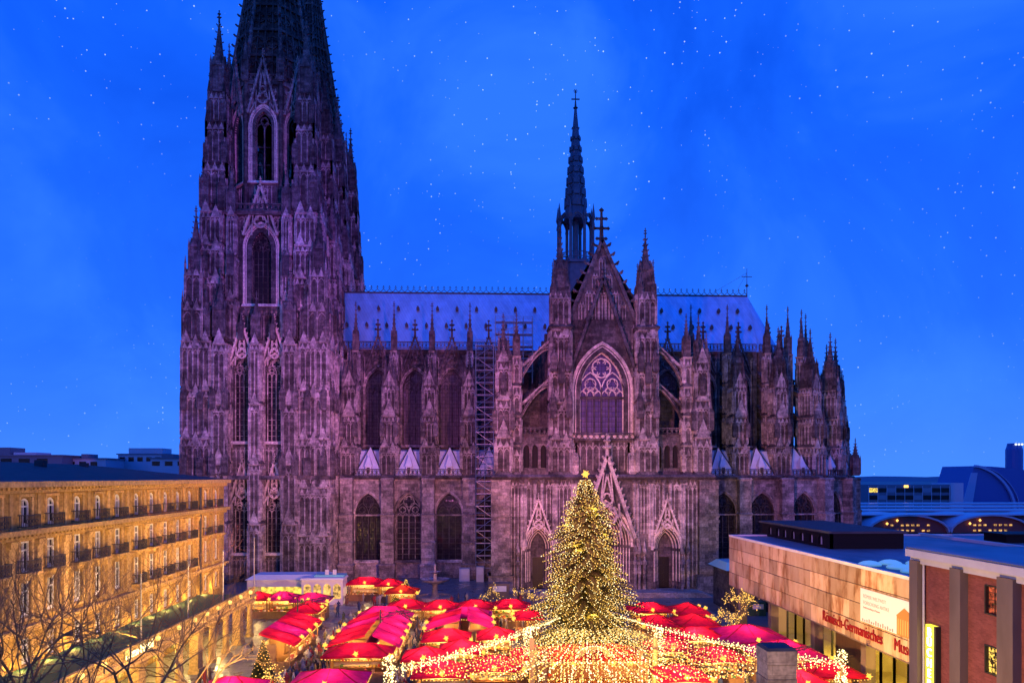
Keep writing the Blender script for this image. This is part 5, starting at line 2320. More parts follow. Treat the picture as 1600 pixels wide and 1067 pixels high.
mb.ext([(-21.5, 3), (-15.5, 3), (-12.2, 22.5), (-16, 22.5)], -.4, 0)
put('side_panel', mb.mesh('side_panel', 'tent_pale'), td)
mb = MB()
arcp = [(-14.5 + 24 * sin(pi / 2 * i / 12) ** 1.25, 26.4 * cos(pi / 2 * i / 12)) for i in range(13)]
mb.line(arcp[::-1], 1.3, -1.6, -.2)
put('arch', mb.mesh('arch', 'tent_pale'), td)
mb = MB()
mb.line([(a + 3.2, b) for a, b in arcp[::-1]], .3, -1.0, -.2)
put('arch', mb.mesh('arch_cable', 'tent_pale'), td)
kt = thing('office_tower', 'rounded office tower far off behind the blue theatre hall', 'tower', (664, 900, 0))
mb = MB()
mb.lathe(0, 0, [(0, 9.5), (54, 9.5), (58, 8.2), (62, 7.4)], 18)
put('shaft', mb.mesh('shaft', 'tent_blue'), kt)
mb = MB()
for i in range(3):
    mb.box(-5 + i * 4, -3 + i * 4, -9, -8, 59.5, 61.5)
put('crown_lights', mb.mesh('crown_lights', 'cool_lamp'), kt)['kind'] = 'stuff'
# rolling hills on the horizon
hm = MB()
prev = None
for i in range(61):
    x = -3500 + i * 120
    h = 22 + 14 * (.5 + .5 * sin(i * .9)) * (.5 + .5 * sin(i * .37 + 1)) + 3 * sin(i * 2.3)
    if prev:
        hm.face([(prev[0], 3200, -2), (x, 3200, -2), (x, 3300, h), (prev[0], 3300, prev[1])])
        hm.face([(prev[0], 3300, prev[1]), (x, 3300, h), (x, 3700, 0), (prev[0], 3700, 0)])
    prev = (x, h)
struct(hm.build('hills', 'far_dark'))


def far_house(name, label, x0, x1, y, d, h, m, windows=0, extra=()):
    t = thing(name, label, 'building', ((x0 + x1) / 2, y, 0))
    hwid = (x1 - x0) / 2
    mb = MB()
    mb.box(-hwid, hwid, 0, d, 0, h)
    put('wall', mb.mesh('wall', m), t)
    mb = MB()
    mb.box(-hwid - .4, hwid + .4, -.4, d + .4, h, h + .35)
    put('roof', mb.mesh('roof', 'far_dark'), t)
    for i in range(windows):
        mb = MB()
        w = 2 * hwid / (windows + .5)
        mb.box(-hwid + .5 + i * w, -hwid + .5 + i * w + w * .6, -.08, 0, h - 2.2, h - .8)
        put('window', mb.mesh('window', 'window_glass'), t)
    for (a, b, c, e) in extra:
        mb = MB()
        mb.box(a, b, 1, d * .6, h + .35, h + c)
        put('roof_box', mb.mesh('roof_box', e), t)
    return t


far_house('far_building', 'flat-roofed dark block behind the hotel roof at its near end', -152, -128, 230, 14, 26.4, 'far_dark', 4, ((-12, -4, 2.6, 'far_dark'), (-3, 4, 1.1, 'far_wall')))
far_house('far_building', 'pale block with a narrow dark shaft behind the hotel roof', -130, -118, 236, 12, 25.6, 'far_wall', 3, ((-2, 0, 1.6, 'far_dark'),))
far_house('far_building', 'pale two-step block behind the middle of the hotel roof', -121, -105, 250, 14, 27.4, 'far_wall', 5, ((-5, 6, 2.2, 'far_wall'),))
far_house('far_building', 'low grey roofscape crowded with vents behind the hotel', -112, -93, 262, 12, 25.2, 'far_dark', 6, ((-8, -5, 1.8, 'far_wall'), (-3, 0, 1.2, 'far_dark'), (2, 4, 2.2, 'far_dark'), (6, 8.5, 1.5, 'far_wall')))
fb_ = far_house('far_building', 'blue-grey block carrying aerials and a red sign next to the tower', -106, -84, 240, 14, 25.8, 'far_wall', 5, ((-8, -4.5, 1.4, 'far_dark'), (1, 6, 1.2, 'far_dark')))
for dx in (-2.6, 3.4, 6.4):
    mb = MB()
    mb.tube((dx, 3, 26), (dx, 3, 31.2), .12, .06, 5)
    mb.box(dx - .6, dx + .6, 2.95, 3.05, 29, 29.15)
    put('aerial', mb.mesh('aerial', 'iron'), fb_)
mb = MB()
mb.box(3.6, 9.4, -.6, -.2, 26.6, 28.2)
put('red_sign', mb.mesh('red_sign', 'sign_red'), fb_)

# ================================================================== Christmas market
def bulbs_along(mb, pts, step, r, sag=0.0, mi=0, jit=.02):
    """small lamps strung along a polyline"""
    for p, q in zip(pts, pts[1:]):
        p, q = Vector(p), Vector(q)
        n = max(1, int((q - p).length / step))
        for i in range(n):
            t = (i + .5) / n
            c = p.lerp(q, t) - Vector((0, 0, sag * 4 * t * (1 - t)))
            mb.octa((c.x + random.uniform(-jit, jit), c.y + random.uniform(-jit, jit), c.z + random.uniform(-jit, jit)), r * random.uniform(.8, 1.2), mi)


def star_mb(r):
    """pointed paper-star lamp"""
    mb = MB()
    mb.octa((0, 0, 0), r * .75)
    for i in range(10):
        a = i * 2.4
        z = -1 + 2 * (i + .5) / 10
        d = Vector((cos(a) * sqrt(1 - z * z), sin(a) * sqrt(1 - z * z), z))
        mb.tube(d * r * .3, d * r, r * .28, .005, 5)
    return mb


def hip_roof(w, d, ze, zr, over=.45):
    """softly curved hipped cloth roof with a hanging valance"""
    mb = MB()
    W, D = w / 2 + over, d / 2 + over
    rings = [(1.0, 0.0), (.7, .27), (.36, .60), (.03, 1.0)]
    ridge = max(W - D, 0)
    P = []
    for f, t in rings:
        a, b = ridge + (W - ridge) * f, D * f
        z = ze + (zr - ze) * t
        P.append([(-a, -b, z), (0, -b, z + .1 * (f > .9)), (a, -b, z), (a, 0, z), (a, b, z), (0, b, z + .1 * (f > .9)), (-a, b, z), (-a, 0, z)])
    for A, B in zip(P, P[1:]):
        for i in range(8):
            j = (i + 1) % 8
            mb.face([A[i], A[j], B[j], B[i]])
    mb.face(P[-1])
    for i in (0, 2, 4, 6):                                    # sewn seams along the hips
        for A, B in zip(P, P[1:]):
            mb.bar(Vector(A[i]) + Vector((0, 0, .02)), Vector(B[i]) + Vector((0, 0, .02)), .09, .05, 1)
    for i in (1, 5):
        for A, B in zip(P, P[1:]):
            mb.bar(Vector(A[i]) + Vector((0, 0, .01)), Vector(B[i]) + Vector((0, 0, .01)), .05, .04, 1)
    for i in range(8):
        j = (i + 1) % 8
        a, b = P[0][i], P[0][j]
        mb.face([(a[0], a[1], a[2] - .2), (b[0], b[1], b[2] - .2), b, a])
    return mb, [(-W, -D, ze - .2), (W, -D, ze - .2), (W, D, ze - .2), (-W, D, ze - .2)]


def lean_roof(w, d, ze, zr, over=.45):
    mb = MB()
    W, D = w / 2 + .02, d / 2
    n = 4
    pr = []
    for i in range(n + 1):
        t = i / n
        pr.append((-D - over + (2 * D + over) * t, ze + (zr - ze) * (t ** .85)))
    for (ya, za), (yb, zb) in zip(pr, pr[1:]):
        mb.face([(-W, ya, za), (W, ya, za), (W, yb, zb), (-W, yb, zb)])
        for sx in (-1, 1):
            mb.face([(sx * W, ya, za), (sx * W, yb, zb), (sx * W, yb, zb - .2), (sx * W, ya, za - .2)])
    mb.face([(-W, pr[0][0], pr[0][1] - .3), (W, pr[0][0], pr[0][1] - .3), (W, pr[0][0], pr[0][1]), (-W, pr[0][0], pr[0][1])])
    return mb, [(-W, pr[0][0], ze - .2), (W, pr[0][0], ze - .2)]


mat('goods_gold', (.75, .50, .16), .4)
mat('goods_red', (.55, .08, .05), .5)
mat('goods_white', (.75, .70, .60), .5)
mat('goods_green', (.12, .24, .08), .6)
mat('cream_wall', (.70, .58, .36), .7)
GOODS = ['goods_gold', 'goods_red', 'goods_white', 'goods_green', 'wood']
_star_me = star_mb(.34).mesh('star_lamp', 'star_lamp')


def _glow_fascia(w, d, ze):
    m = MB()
    m.box(-w / 2 + .1, w / 2 - .1, -d / 2 + .05, -d / 2 + .12, ze - .3, ze - .04)  # made-up glowing board, added to brighten the central stall fronts
    return m.mesh('fascia_board', 'glow_panel')


def stall(x, y, w, d, rz, style, cloth, label, power=90, ze=2.55, zr=3.6, star=2, walls='wood', open_front=True):
    key = (style, round(w, 1), round(d, 1), cloth, ze, zr)
    t = thing('market_stall', label, 'market stall', (x, y, 0.004), rz, 'red-roofed market stalls')

    def mk():
        if style == 'lean':
            rm, ev = lean_roof(w, d, ze, zr)
        else:
            rm, ev = hip_roof(w, d, ze, zr)
        ls = MB()
        loop = ev + [ev[0]] if style != 'lean' else [(ev[0][0], ev[0][1] + .9, ev[0][2] + .3)] + ev + [(ev[1][0], ev[1][1] + .9, ev[1][2] + .3)]
        bulbs_along(ls, loop, .30, .062, .12)
        bd = MB()
        W, D = w / 2 - .1, d / 2 - .1
        bd.box(-W, W, D - .1, D, 0, ze)
        bd.box(-W + .06, W - .06, D - .14, D - .1, .9, ze, 1)
        for sx in (-1, 1):
            bd.box(sx * W - .05, sx * W + .05, -D * .1, D - .1, 0, ze)
            bd.box(sx * W - .07, sx * W + .07, -D - .07, -D + .07, 0, ze)
            bd.box(sx * W - .05, sx * W + .05, -D + .07, -D * .1, 0, 1.05)
        bd.box(-W, W, D * .55, D - .1, 1.0, 1.06)
        bd.box(-W, W, D * .6, D - .1, 1.6, 1.66)
        ct = MB()
        ct.box(-W + .07, W - .07, -D, -D + .08, .05, 1.0)
        ct.box(-W + .05, W - .05, -D - .2, -D + .55, 1.0, 1.08)
        gd = MB()
        for i in range(26):
            gx = random.uniform(-W + .2, W - .2)
            s = random.uniform(.06, .16)
            yy, zz = random.choice(((-D + .15, 1.08), (D - .3, 1.06), (D - .3, 1.66)))
            gd.box(gx - s, gx + s, yy - s, yy + s * .8, zz, zz + s * random.uniform(1, 2.6), random.randint(0, 4))
        bn_ = MB()
        bn_.box(-W, W, -D - .05, -D + .02, ze - .26, ze - .04)
        return rm.mesh('roof', [cloth, 'dark_red_cloth']), ls.mesh('light_string', 'bulb'), bd.mesh('booth', [walls, 'cream_wall']), ct.mesh('counter', 'wood'), gd.mesh('goods', GOODS), bn_.mesh('fascia_board', 'glow_panel' if random.random() < .4 else 'wood')
    rm, ls, bd, ct, gd, fb = cached(key, mk)
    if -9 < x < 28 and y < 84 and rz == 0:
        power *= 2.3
        fb = cached(('lit fascia', key), lambda: _glow_fascia(w, d, ze))
    put('roof', rm, t)
    put('light_string', ls, t)['kind'] = 'stuff'
    put('booth', bd, t)
    put('counter', ct, t)
    put('goods', gd, t)['kind'] = 'stuff'
    put('fascia_board', fb, t)
    if style != 'lean':
        put('star_lamp', _star_me, t, (0, -d / 2 - .45, ze + .28))
        if star > 1:
            put('star_lamp', _star_me, t, (w / 2 + .4, -d / 2 - .4, ze + .05))
    else:
        put('star_lamp', _star_me, t, (w / 2 - .1, -d / 2 - .45, ze + .15))
    point('stall_lamp', (0, -.08 * d, ze - .25), power * 3.8, (1.0, .60, .16), .12, t)
    return t


E_, W_, S_, N_ = pi / 2, -pi / 2, 0, pi            # which way the counter looks
R, P, DR = 'red_cloth', 'pink_cloth', 'dark_red_cloth'
ST = [
 (-19.0, 121.4, 5.4, 3.2, S_, 'hip', R, 'glowing stall with wide red roof beside a lit fir below the aisle windows'),
 (-15.0, 119.6, 3.6, 3.0, S_, 'hip', R, 'small red-roofed stall at the right end of the row below the aisle windows'),
 (-12.2, 112.3, 4.0, 3.6, S_, 'hip', DR, 'dark red round-looking stall ringed with large bulbs near the fountain'),
 (-32.0, 106.8, 3.2, 3.0, S_, 'hip', R, 'small red stall half hidden behind the end of the colonnade'),
 (-28.6, 106.8, 3.8, 3.0, S_, 'hip', P, 'pink-roofed stall beside the end of the colonnade'),
 (-24.2, 105.4, 4.4, 3.4, S_, 'hip', P, 'pink hipped stall before the white arched kiosk'),
 (-23.0, 97.6, 4.6, 3.0, E_, 'hip', R, 'single red stall behind the long row of lean-to stalls near the colonnade'),
 (-21.4, 88.2, 3.2, 3.2, E_, 'lean', R, 'lean-to red stall at the cathedral end of the row beside the colonnade'),
 (-21.4, 84.9, 3.2, 3.2, E_, 'lean', R, 'second lean-to red stall from the cathedral in the row beside the colonnade'),
 (-21.4, 81.6, 3.2, 3.2, E_, 'lean', P, 'third lean-to pinkish stall from the cathedral in the row beside the colonnade'),
 (-21.4, 78.3, 3.2, 3.2, E_, 'lean', R, 'lean-to red stall behind lit bare shrubs at the near end of the colonnade row'),
 (-12.2, 92.2, 6.0, 3.2, N_, 'hip', P, 'wide pink hipped stall closing the far end of the double stall island'),
 (-13.8, 87.8, 3.3, 3.6, W_, 'lean', R, 'far stall on the colonnade side of the double stall island'),
 (-13.8, 84.3, 3.3, 3.6, W_, 'lean', P, 'second stall on the colonnade side of the double stall island'),
 (-13.8, 80.8, 3.3, 3.6, W_, 'lean', R, 'third stall on the colonnade side of the double stall island'),
 (-13.8, 77.3, 3.3, 3.6, W_, 'lean', R, 'near stall on the colonnade side of the double stall island'),
 (-10.1, 87.8, 3.3, 2.3, E_, 'lean', P, 'far magenta stall on the tree side of the double stall island'),
 (-10.1, 84.3, 3.3, 2.3, E_, 'lean', P, 'second magenta stall on the tree side of the double stall island'),
 (-10.1, 80.8, 3.3, 2.3, E_, 'lean', P, 'third magenta stall on the tree side of the double stall island'),
 (-10.1, 77.3, 3.3, 2.3, E_, 'lean', P, 'near magenta stall on the tree side of the double stall island'),
 (-12.2, 73.3, 5.8, 3.2, S_, 'hip', R, 'brightly lit red stall closing the near end of the double stall island'),
 (-1.9, 93.0, 5.2, 3.2, N_, 'hip', P, 'pink hipped stall closing the far end of the shorter stall island'),
 (-4.4, 88.8, 3.3, 3.6, W_, 'lean', R, 'far red stall on the fountain side of the shorter stall island'),
 (-4.4, 85.3, 3.3, 3.6, W_, 'lean', P, 'near red stall on the fountain side of the shorter stall island'),
 (-.5, 88.8, 3.3, 2.6, E_, 'lean', P, 'far magenta stall on the fir side of the shorter stall island'),
 (-.5, 85.3, 3.3, 2.6, E_, 'lean', P, 'near magenta stall on the fir side of the shorter stall island'),
 (-10.2, 99.4, 4.4, 3.2, S_, 'hip', R, 'leftmost red stall of the row facing the fountain'),
 (-5.6, 98.6, 4.4, 3.2, S_, 'hip', R, 'second red stall of the row facing the fountain'),
 (-1.0, 98.8, 4.4, 3.2, S_, 'hip', R, 'third red stall of the row facing the fountain'),
 (3.6, 98.8, 4.8, 3.2, S_, 'hip', R, 'rightmost red stall of the row facing the fountain, before small lit trees'),
 (-3.9, 80.0, 4.4, 3.4, S_, 'hip', R, 'red stall hung with golden ornaments below the shorter island'),
 (-5.6, 71.6, 3.4, 3.2, S_, 'hip', R, 'pointed red stall left of the light curtain'),
 (-2.2, 74.4, 3.6, 3.2, S_, 'hip', R, 'pointed red stall just behind the light curtain'),
 (1.4, 80.6, 3.4, 3.2, S_, 'hip', R, 'small red stall left of the big lit fir'),
 (5.6, 91.7, 3.2, 3.0, W_, 'hip', R, 'red stall tucked behind the left side of the big lit fir'),
 (-3.6, 66.0, 4.4, 3.4, S_, 'hip', R, 'long red stall below the light curtain, farthest from the fir'),
 (1.0, 67.8, 4.4, 3.4, S_, 'hip', R, 'red stall in the middle below the light curtain'),
 (4.9, 71.8, 3.6, 3.4, S_, 'hip', R, 'red stall below the light curtain next to the fir'),
 (-13.0, 63.4, 5.4, 4.0, S_, 'hip', P, 'large magenta stall roof at the bottom edge left of the light curtain'),
 (-20.6, 61.4, 4.2, 3.4, S_, 'hip', P, 'pink stall corner below the bare trees at the bottom edge'),
 (21.6, 95.6, 4.8, 3.4, S_, 'hip', R, 'red stall below the cathedral steps right of the fir'),
 (26.6, 94.6, 4.8, 3.4, E_, 'hip', R, 'red stall at the outer corner below the cathedral steps'),
 (20.6, 87.0, 4.2, 3.4, W_, 'hip', R, 'red stall beside the dark entrance gap right of the fir'),
 (25.2, 87.2, 4.6, 3.8, E_, 'hip', R, 'plain red stall roof beside the lit bare trees'),
 (23.0, 79.6, 5.4, 3.4, S_, 'hip', R, 'long red stall with white lit counter right of the fir'),
 (28.6, 79.4, 7.0, 6.4, S_, 'hip', P, 'large magenta tent roof beside the museum front'),
 (29.6, 71.6, 6.0, 5.0, S_, 'hip', P, 'magenta tent roof below the museum lettering'),
 (30.6, 64.6, 4.4, 3.6, S_, 'hip', R, 'red stall nearest the museum entrance'),
 (26.6, 61.6, 4.0, 3.2, S_, 'hip', R, 'red stall with golden arches right of the stone pillar'),
 (18.8, 74.6, 4.4, 3.4, S_, 'hip', R, 'red stall under the lamp strings right of the fir'),
 (22.4, 70.4, 4.4, 3.4, S_, 'hip', R, 'red stall under the lamp strings near the stone pillar'),
 (17.2, 64.0, 3.6, 3.4, S_, 'hip', R, 'dark red stall at the bottom edge left of the stone pillar'),
]
for i, (x, y, w, d, rz, sty, cl, lab) in enumerate(ST):
    lean = sty == 'lean'
    big = w > 5.9
    stall(x, y, w, d, rz, sty, cl, lab, 150 if big else 95, 2.8, 4.0 if lean or big else 3.7)

# ------------------------------------------------------------------ stage hut below the fir
sh = thing('stage_hut', 'wide red and gold stage hut under the big lit fir', 'stage', (10.0, 69.4, 0.004))
mb = MB()
mb.box(-5, 5, 1.6, 1.8, 0, 3.6)
for sx in (-1, 1):
    mb.box(sx * 5 - .15, sx * 5 + .15, -2.2, 1.8, 0, 3.6)
    mb.box(sx * 4.4 - .2, sx * 4.4 + .2, -2.4, -2.0, 0, 4.2)
mb.box(-5.2, 5.2, -2.4, 1.8, -.0, .6)
put('wall', mb.mesh('wall', 'wood'), sh)
rm, ev = hip_roof(9.0, 4.0, 3.4, 4.3)
put('roof', rm.mesh('roof', ['dark_red_cloth', 'dark_red_cloth']), sh)
mb = MB()
ar_ = [(-1.6 * cos(pi * i / 10), 3.75 + 1.0 * sin(pi * i / 10)) for i in range(11)]
mb.ring([(x * .72, 3.75 + (z - 3.75) * .68) for x, z in ar_], ar_, -2.95, -2.7)
put('gilded_arch', mb.mesh('gilded_arch', 'goods_gold'), sh)
mb = MB()
bulbs_along(mb, ev + [ev[0]], .3, .07, .1)
bulbs_along(mb, [(x, -2.98, z) for x, z in ar_], .2, .07)
for k in range(520):                                       # curtain of lamps hanging before the stage
    x = round(random.uniform(-5.2, 5.2) * 3) / 3
    mb.octa((x + random.uniform(-.05, .05), -3.1 + random.uniform(-.15, .15), random.uniform(.6, 4.6)), random.uniform(.04, .07))
put('light_string', mb.mesh('light_string', 'bulb_pale'), sh)['kind'] = 'stuff'
for x in (-3.6, -1.8, 1.8, 3.4):
    put('star_lamp', _star_me, sh, (x, -2.8, 3.1))
for x in (-2.6, 2.6):
    point('stall_lamp', (x, -1.2, 2.8), 420, (1.0, .46, .10), .15, sh)
mb = MB()
mb.tube((0, -2.8, 0), (0, -2.8, 5.4), .28, .22, 8)
gp_ = mb.mesh('gate_post', 'goods_gold')
for sx in (-1, 1):
    put('gate_post', gp_, sh, (sx * 5.6, 0, 0))

# ------------------------------------------------------------------ the big lit fir
FXX, FYY = 10.7, 77.0
fir = thing('christmas_tree', 'tall fir covered in warm white lamps with a golden star on top', 'christmas tree', (FXX, FYY, 0.004))
prof = [(2.6, 6.3), (4.2, 6.0), (6.4, 5.2), (8, 4.6), (9.7, 4.2), (11.5, 3.7), (13, 3.35), (15, 2.85), (16.4, 2.5), (18, 1.65), (19.2, .85), (19.9, .25)]


def fr_(z):
    for (a, b), (c, d) in zip(prof, prof[1:]):
        if a <= z <= c:
            return b + (d - b) * (z - a) / (c - a)
    return .2


streak_mat('needles', (.05, .055, .018), (.10, .095, .03), .7, 2.5, (1, 1, 1), .2)
mb = MB()
mb.tube((0, 0, 0), (0, 0, 19.8), .34, .05, 10)
put('trunk', mb.mesh('trunk', 'bark'), fir)
cr = MB()
lb, lb2 = MB(), MB()
rt = random.Random(5)
tips = []
nbranch = 760
for i in range(nbranch):
    u = (i + rt.random()) / nbranch
    z = 2.4 + 17.3 * (1 - sqrt(1 - u * .995)) if False else 2.4 + 17.3 * (u ** 1.25)
    a = i * 2.39996 + rt.uniform(-.3, .3)
    bump = 1 + .16 * sin(a * 3 + z * .9) + .12 * sin(a * 5 - z * 1.7)
    L = fr_(min(z, 19.8)) * rt.uniform(.78, 1.12) * bump
    droop = .22 * L
    d = Vector((cos(a), sin(a), 0))
    s = Vector((-sin(a), cos(a), 0))
    n = max(4, int(L * 2.6))
    for k in range(n):
        t0 = .12 + .88 * k / n
        c = d * L * t0 + Vector((0, 0, z - droop * t0 * t0 + .12 * L * max(0, t0 - .75)))
        ln = (.62 * (1 - t0) + .22) * min(1.0, .35 + L * .25)
        for sg in (-1, 1):
            tip = c + (s * sg * rt.uniform(.7, 1.1) + d * .55 + Vector((0, 0, rt.uniform(-.35, .12)))) * ln
            wv = d * .16 + Vector((0, 0, .05))
            cr.face([c - wv, c + wv, tip + wv * .35, tip - wv * .3])
            cr.face([c - Vector((0, 0, .14)), c + d * .1 + Vector((0, 0, .06)), tip])
            if t0 > .45:
                tips.append(tip)
    e = d * L + Vector((0, 0, z - droop + .03 * L))
    cr.face([e - s * .12 - d * .3, e + s * .12 - d * .3, e + d * .25])
    tips.append(e)
put('crown', cr.mesh('crown', 'needles'), fir)
rt.shuffle(tips)
for i, p_ in enumerate(tips[:12500]):
    (lb if i % 3 else lb2).octa((p_.x * 1.015, p_.y * 1.015, p_.z + .05), rt.uniform(.034, .058))
put('light_string', lb.mesh('light_string', 'bulb'), fir)['kind'] = 'stuff'
put('light_string', lb2.mesh('light_string', 'bulb_pale'), fir)['kind'] = 'stuff'
put('tree_star', star_mb(.5).mesh('tree_star', 'star_lamp'), fir, (0, 0, 20.3))
# the lamps' light on the needles and the surroundings
for k in range(12):
    z = 3.5 + k * 1.3
    a = k * 2.4
    r = fr_(z) * .72
    point('tree_glow', (FXX + cos(a) * r, FYY + sin(a) * r, z), 420, (1.0, .58, .12), .25)
for a, z, r in ((-2.2, 6, 6.5), (-.9, 6, 6.5), (1.2, 8, 6.0), (2.4, 8, 6.0)):
    point('tree_glow', (FXX + cos(a) * r, FYY + sin(a) * r, z), 800, (1.0, .60, .14), .6)

# ------------------------------------------------------------------ lamp canopy from the fir to the masts
net = thing('light_canopy', 'fan of cables with warm lamps spread from the fir over the near stalls', 'light canopy', (FXX, FYY, 0))
NS = 78
for i in range(NS):
    f = i / (NS - 1)
    edge = i < 5 or i > NS - 6
    ang = radians(-135.5 + 93 * f + (0 if edge else random.uniform(-.9, .9)))
    if edge:
        ang = radians(-135.5 + i * .8 if i < 5 else -42.5 - (NS - 1 - i) * .8)
    Rr = 25.5 - 3.2 * sin(pi * f)
    e = Vector((cos(ang) * Rr, sin(ang) * Rr, 4.9))
    s0 = Vector((cos(ang) * 4.6, sin(ang) * 4.6, 6.0 if edge else 5.0))
    mb = MB()
    n = 64 if edge else random.randint(34, 42)
    prev = None
    cb_ = MB()
    for k in range(n + 1):
        t = k / n
        p_ = s0.lerp(e, t) - Vector((0, 0, .8 * 4 * t * (1 - t) * .5))
        if prev is not None:
            cb_.tube(prev, p_, .012, .012, 3)
        prev = p_
        mb.octa((p_.x + random.uniform(-.12, .12), p_.y + random.uniform(-.12, .12), p_.z - random.uniform(.02, .16)), random.uniform(.05, .078))
        if i in (0, 1, NS - 2, NS - 1) and k % 3 == i % 2 and t > .12:
            for q in range(1, 6):
                mb.octa((p_.x + random.uniform(-.06, .06), p_.y + random.uniform(-.06, .06), p_.z + .35 - q * .24), random.uniform(.045, .07))
    o = put('light_string', mb.mesh('light_string', 'bulb_pale' if edge or i % 4 == 0 else 'bulb'), net)
    o['kind'] = 'stuff'
    put('cable', cb_.mesh('cable', 'iron'), o)
for k, t in enumerate((.34, .67, 1.0)):
    mb = MB()
    pts = []
    for i in range(25):
        f = i / 24
        ang = radians(-135.5 + 93 * f)
        Rr = (25.5 - 3.2 * sin(pi * f)) * t + 4.6 * (1 - t)
        pts.append(Vector((cos(ang) * Rr, sin(ang) * Rr, 5.0 + (4.9 - 5.0) * t - 1.6 * t * (1 - t))))
    bulbs_along(mb, pts, .3, .055)
    put('light_string', mb.mesh('light_string', 'bulb'), net)['kind'] = 'stuff'
for i, f in enumerate((0, .36, .64, 1)):
    ang = radians(-135.5 + 93 * f)
    Rr = 25.5 - 3.2 * sin(pi * f)
    lab = ('light-wrapped mast at the left end of the lamp canopy', 'light-wrapped mast left of the stage hut', 'light-wrapped mast right of the stage hut', 'light-wrapped mast at the right end of the lamp canopy')[i]
    if i in (1, 2):
        ang, Rr = radians(-132 if i == 1 else -52), 9.5
    x, y = FXX + cos(ang) * Rr, FYY + sin(ang) * Rr
    m_ = thing('light_mast', lab, 'mast', (x, y, 0.004), 0, 'masts wrapped in lamps')
    mb = MB()
    mb.tube((0, 0, 0), (0, 0, 5.6), .14, .1, 8)
    put('pole', mb.mesh('pole', 'wood_dark'), m_)
    mb = MB()
    for k in range(260):
        z = 1.2 + 4.6 * random.random()
        a = random.uniform(0, 2 * pi)
        r = random.uniform(.2, .75) * (1.2 - .1 * z)
        mb.octa((cos(a) * r, sin(a) * r, z), random.uniform(.045, .075))
    put('light_string', mb.mesh('light_string', 'bulb_pale'), m_)['kind'] = 'stuff'
    point('mast_glow', (0, -.9, 4), 160, (1, .7, .25), .3, m_)

# ================================================================== bare trees
def bare_tree(name, label, x, y, h, seed, spread=1.0, lights=0, z=0.004, depth=6, group=None, base_r=.2):
    r = random.Random(seed)
    t = thing(name, label, 'tree', (x, y, z), 0, group)
    tk, br = MB(), MB()
    ends = []

    def grow(p, d, L, rad, lv):
        n = 3
        q = p
        for k in range(n):
            d2 = (d + Vector((r.uniform(-1, 1), r.uniform(-1, 1), r.uniform(-.4, .7))) * .22).normalized()
            nq = q + d2 * L / n
            (tk if lv == 0 else br).tube(q, nq, rad * (1 - .25 * k / n), rad * (1 - .25 * (k + 1) / n), 6 if lv < 2 else (4 if lv < 4 else 3))
            q, d = nq, d2
            if lv > 1:
                ends.append(q)
        if lv >= depth:
            return
        for c in range(3 if lv < 4 else 2):
            a = r.uniform(0, 2 * pi)
            tilt = r.uniform(.35, .85) * spread
            up = Vector((0, 0, 1)) if abs(d.z) < .95 else Vector((1, 0, 0))
            s1 = d.cross(up).normalized()
            s2 = s1.cross(d)
            nd_ = (d * cos(tilt) + (s1 * cos(a) + s2 * sin(a)) * sin(tilt) + Vector((0, 0, .10))).normalized()
            grow(q, nd_, L * r.uniform(.62, .85), rad * .60, lv + 1)
    grow(Vector((0, 0, 0)), Vector((0, 0, 1)), h * .27, base_r, 0)
    put('trunk', tk.mesh('trunk', 'bark'), t)
    put('branches', br.mesh('branches', 'bark'), t)
    if lights:
        lm_ = MB()
        for k in range(lights):
            e = r.choice(ends)
            lm_.octa((e.x + r.uniform(-.1, .1), e.y + r.uniform(-.1, .1), e.z), r.uniform(.045, .075))
        put('light_string', lm_.mesh('light_string', 'bulb'), t)['kind'] = 'stuff'
    return t


for i, (x, y, h, lab) in enumerate(((-22.6, 45.5, 18.2, 'bare tree with forked trunk before the lamp-lined terrace'), (-27.8, 46.0, 19.5, 'bare tree at the bottom corner in front of the hotel'),
                                    (-25.4, 42.5, 17.0, 'low bare tree at the bottom edge between the two taller bare trees'), (-31.0, 50.0, 19.0, 'bare tree at the frame edge close to the hotel front'),
                                    (-19.0, 49.5, 13.5, 'slim bare tree nearest the market beside the colonnade'))):
    bare_tree('bare_tree', lab, x, y, h, 20 + i, 1.1, 0, depth=8, group='bare trees before the hotel', base_r=.17)
for i, (x, y, h, n, lab) in enumerate(((32.0, 92.0, 7.4, 260, 'bare tree strung with lamps against the museum corner'), (28.2, 88.5, 5.0, 130, 'small lamp-strung tree behind the magenta tent'),
                                       (30.0, 86.0, 5.4, 130, 'lamp-strung tree between museum pillar and magenta tent'), (2.2, 108.5, 4.8, 90, 'small lamp-strung tree before the left portal'),
                                       (5.0, 108.8, 4.6, 90, 'small lamp-strung tree nearer the big fir before the left portal'), (7.2, 102.0, 5.2, 90, 'slim lamp-strung tree beside the big fir'),
                                       (-17.6, 66.8, 3.8, 150, 'lamp-strung bare shrub at the near end of the colonnade stalls'), (-15.8, 62.4, 3.4, 90, 'grey bare shrub before the large magenta stall'),
                                       (-18.6, 60.0, 3.2, 60, 'grey bare shrub at the bottom edge beside the pink stall'))):
    bare_tree('lamp_tree', lab, x, y, h, 60 + i, 1.0, n, depth=5, group='small bare trees with lamps', base_r=.09)


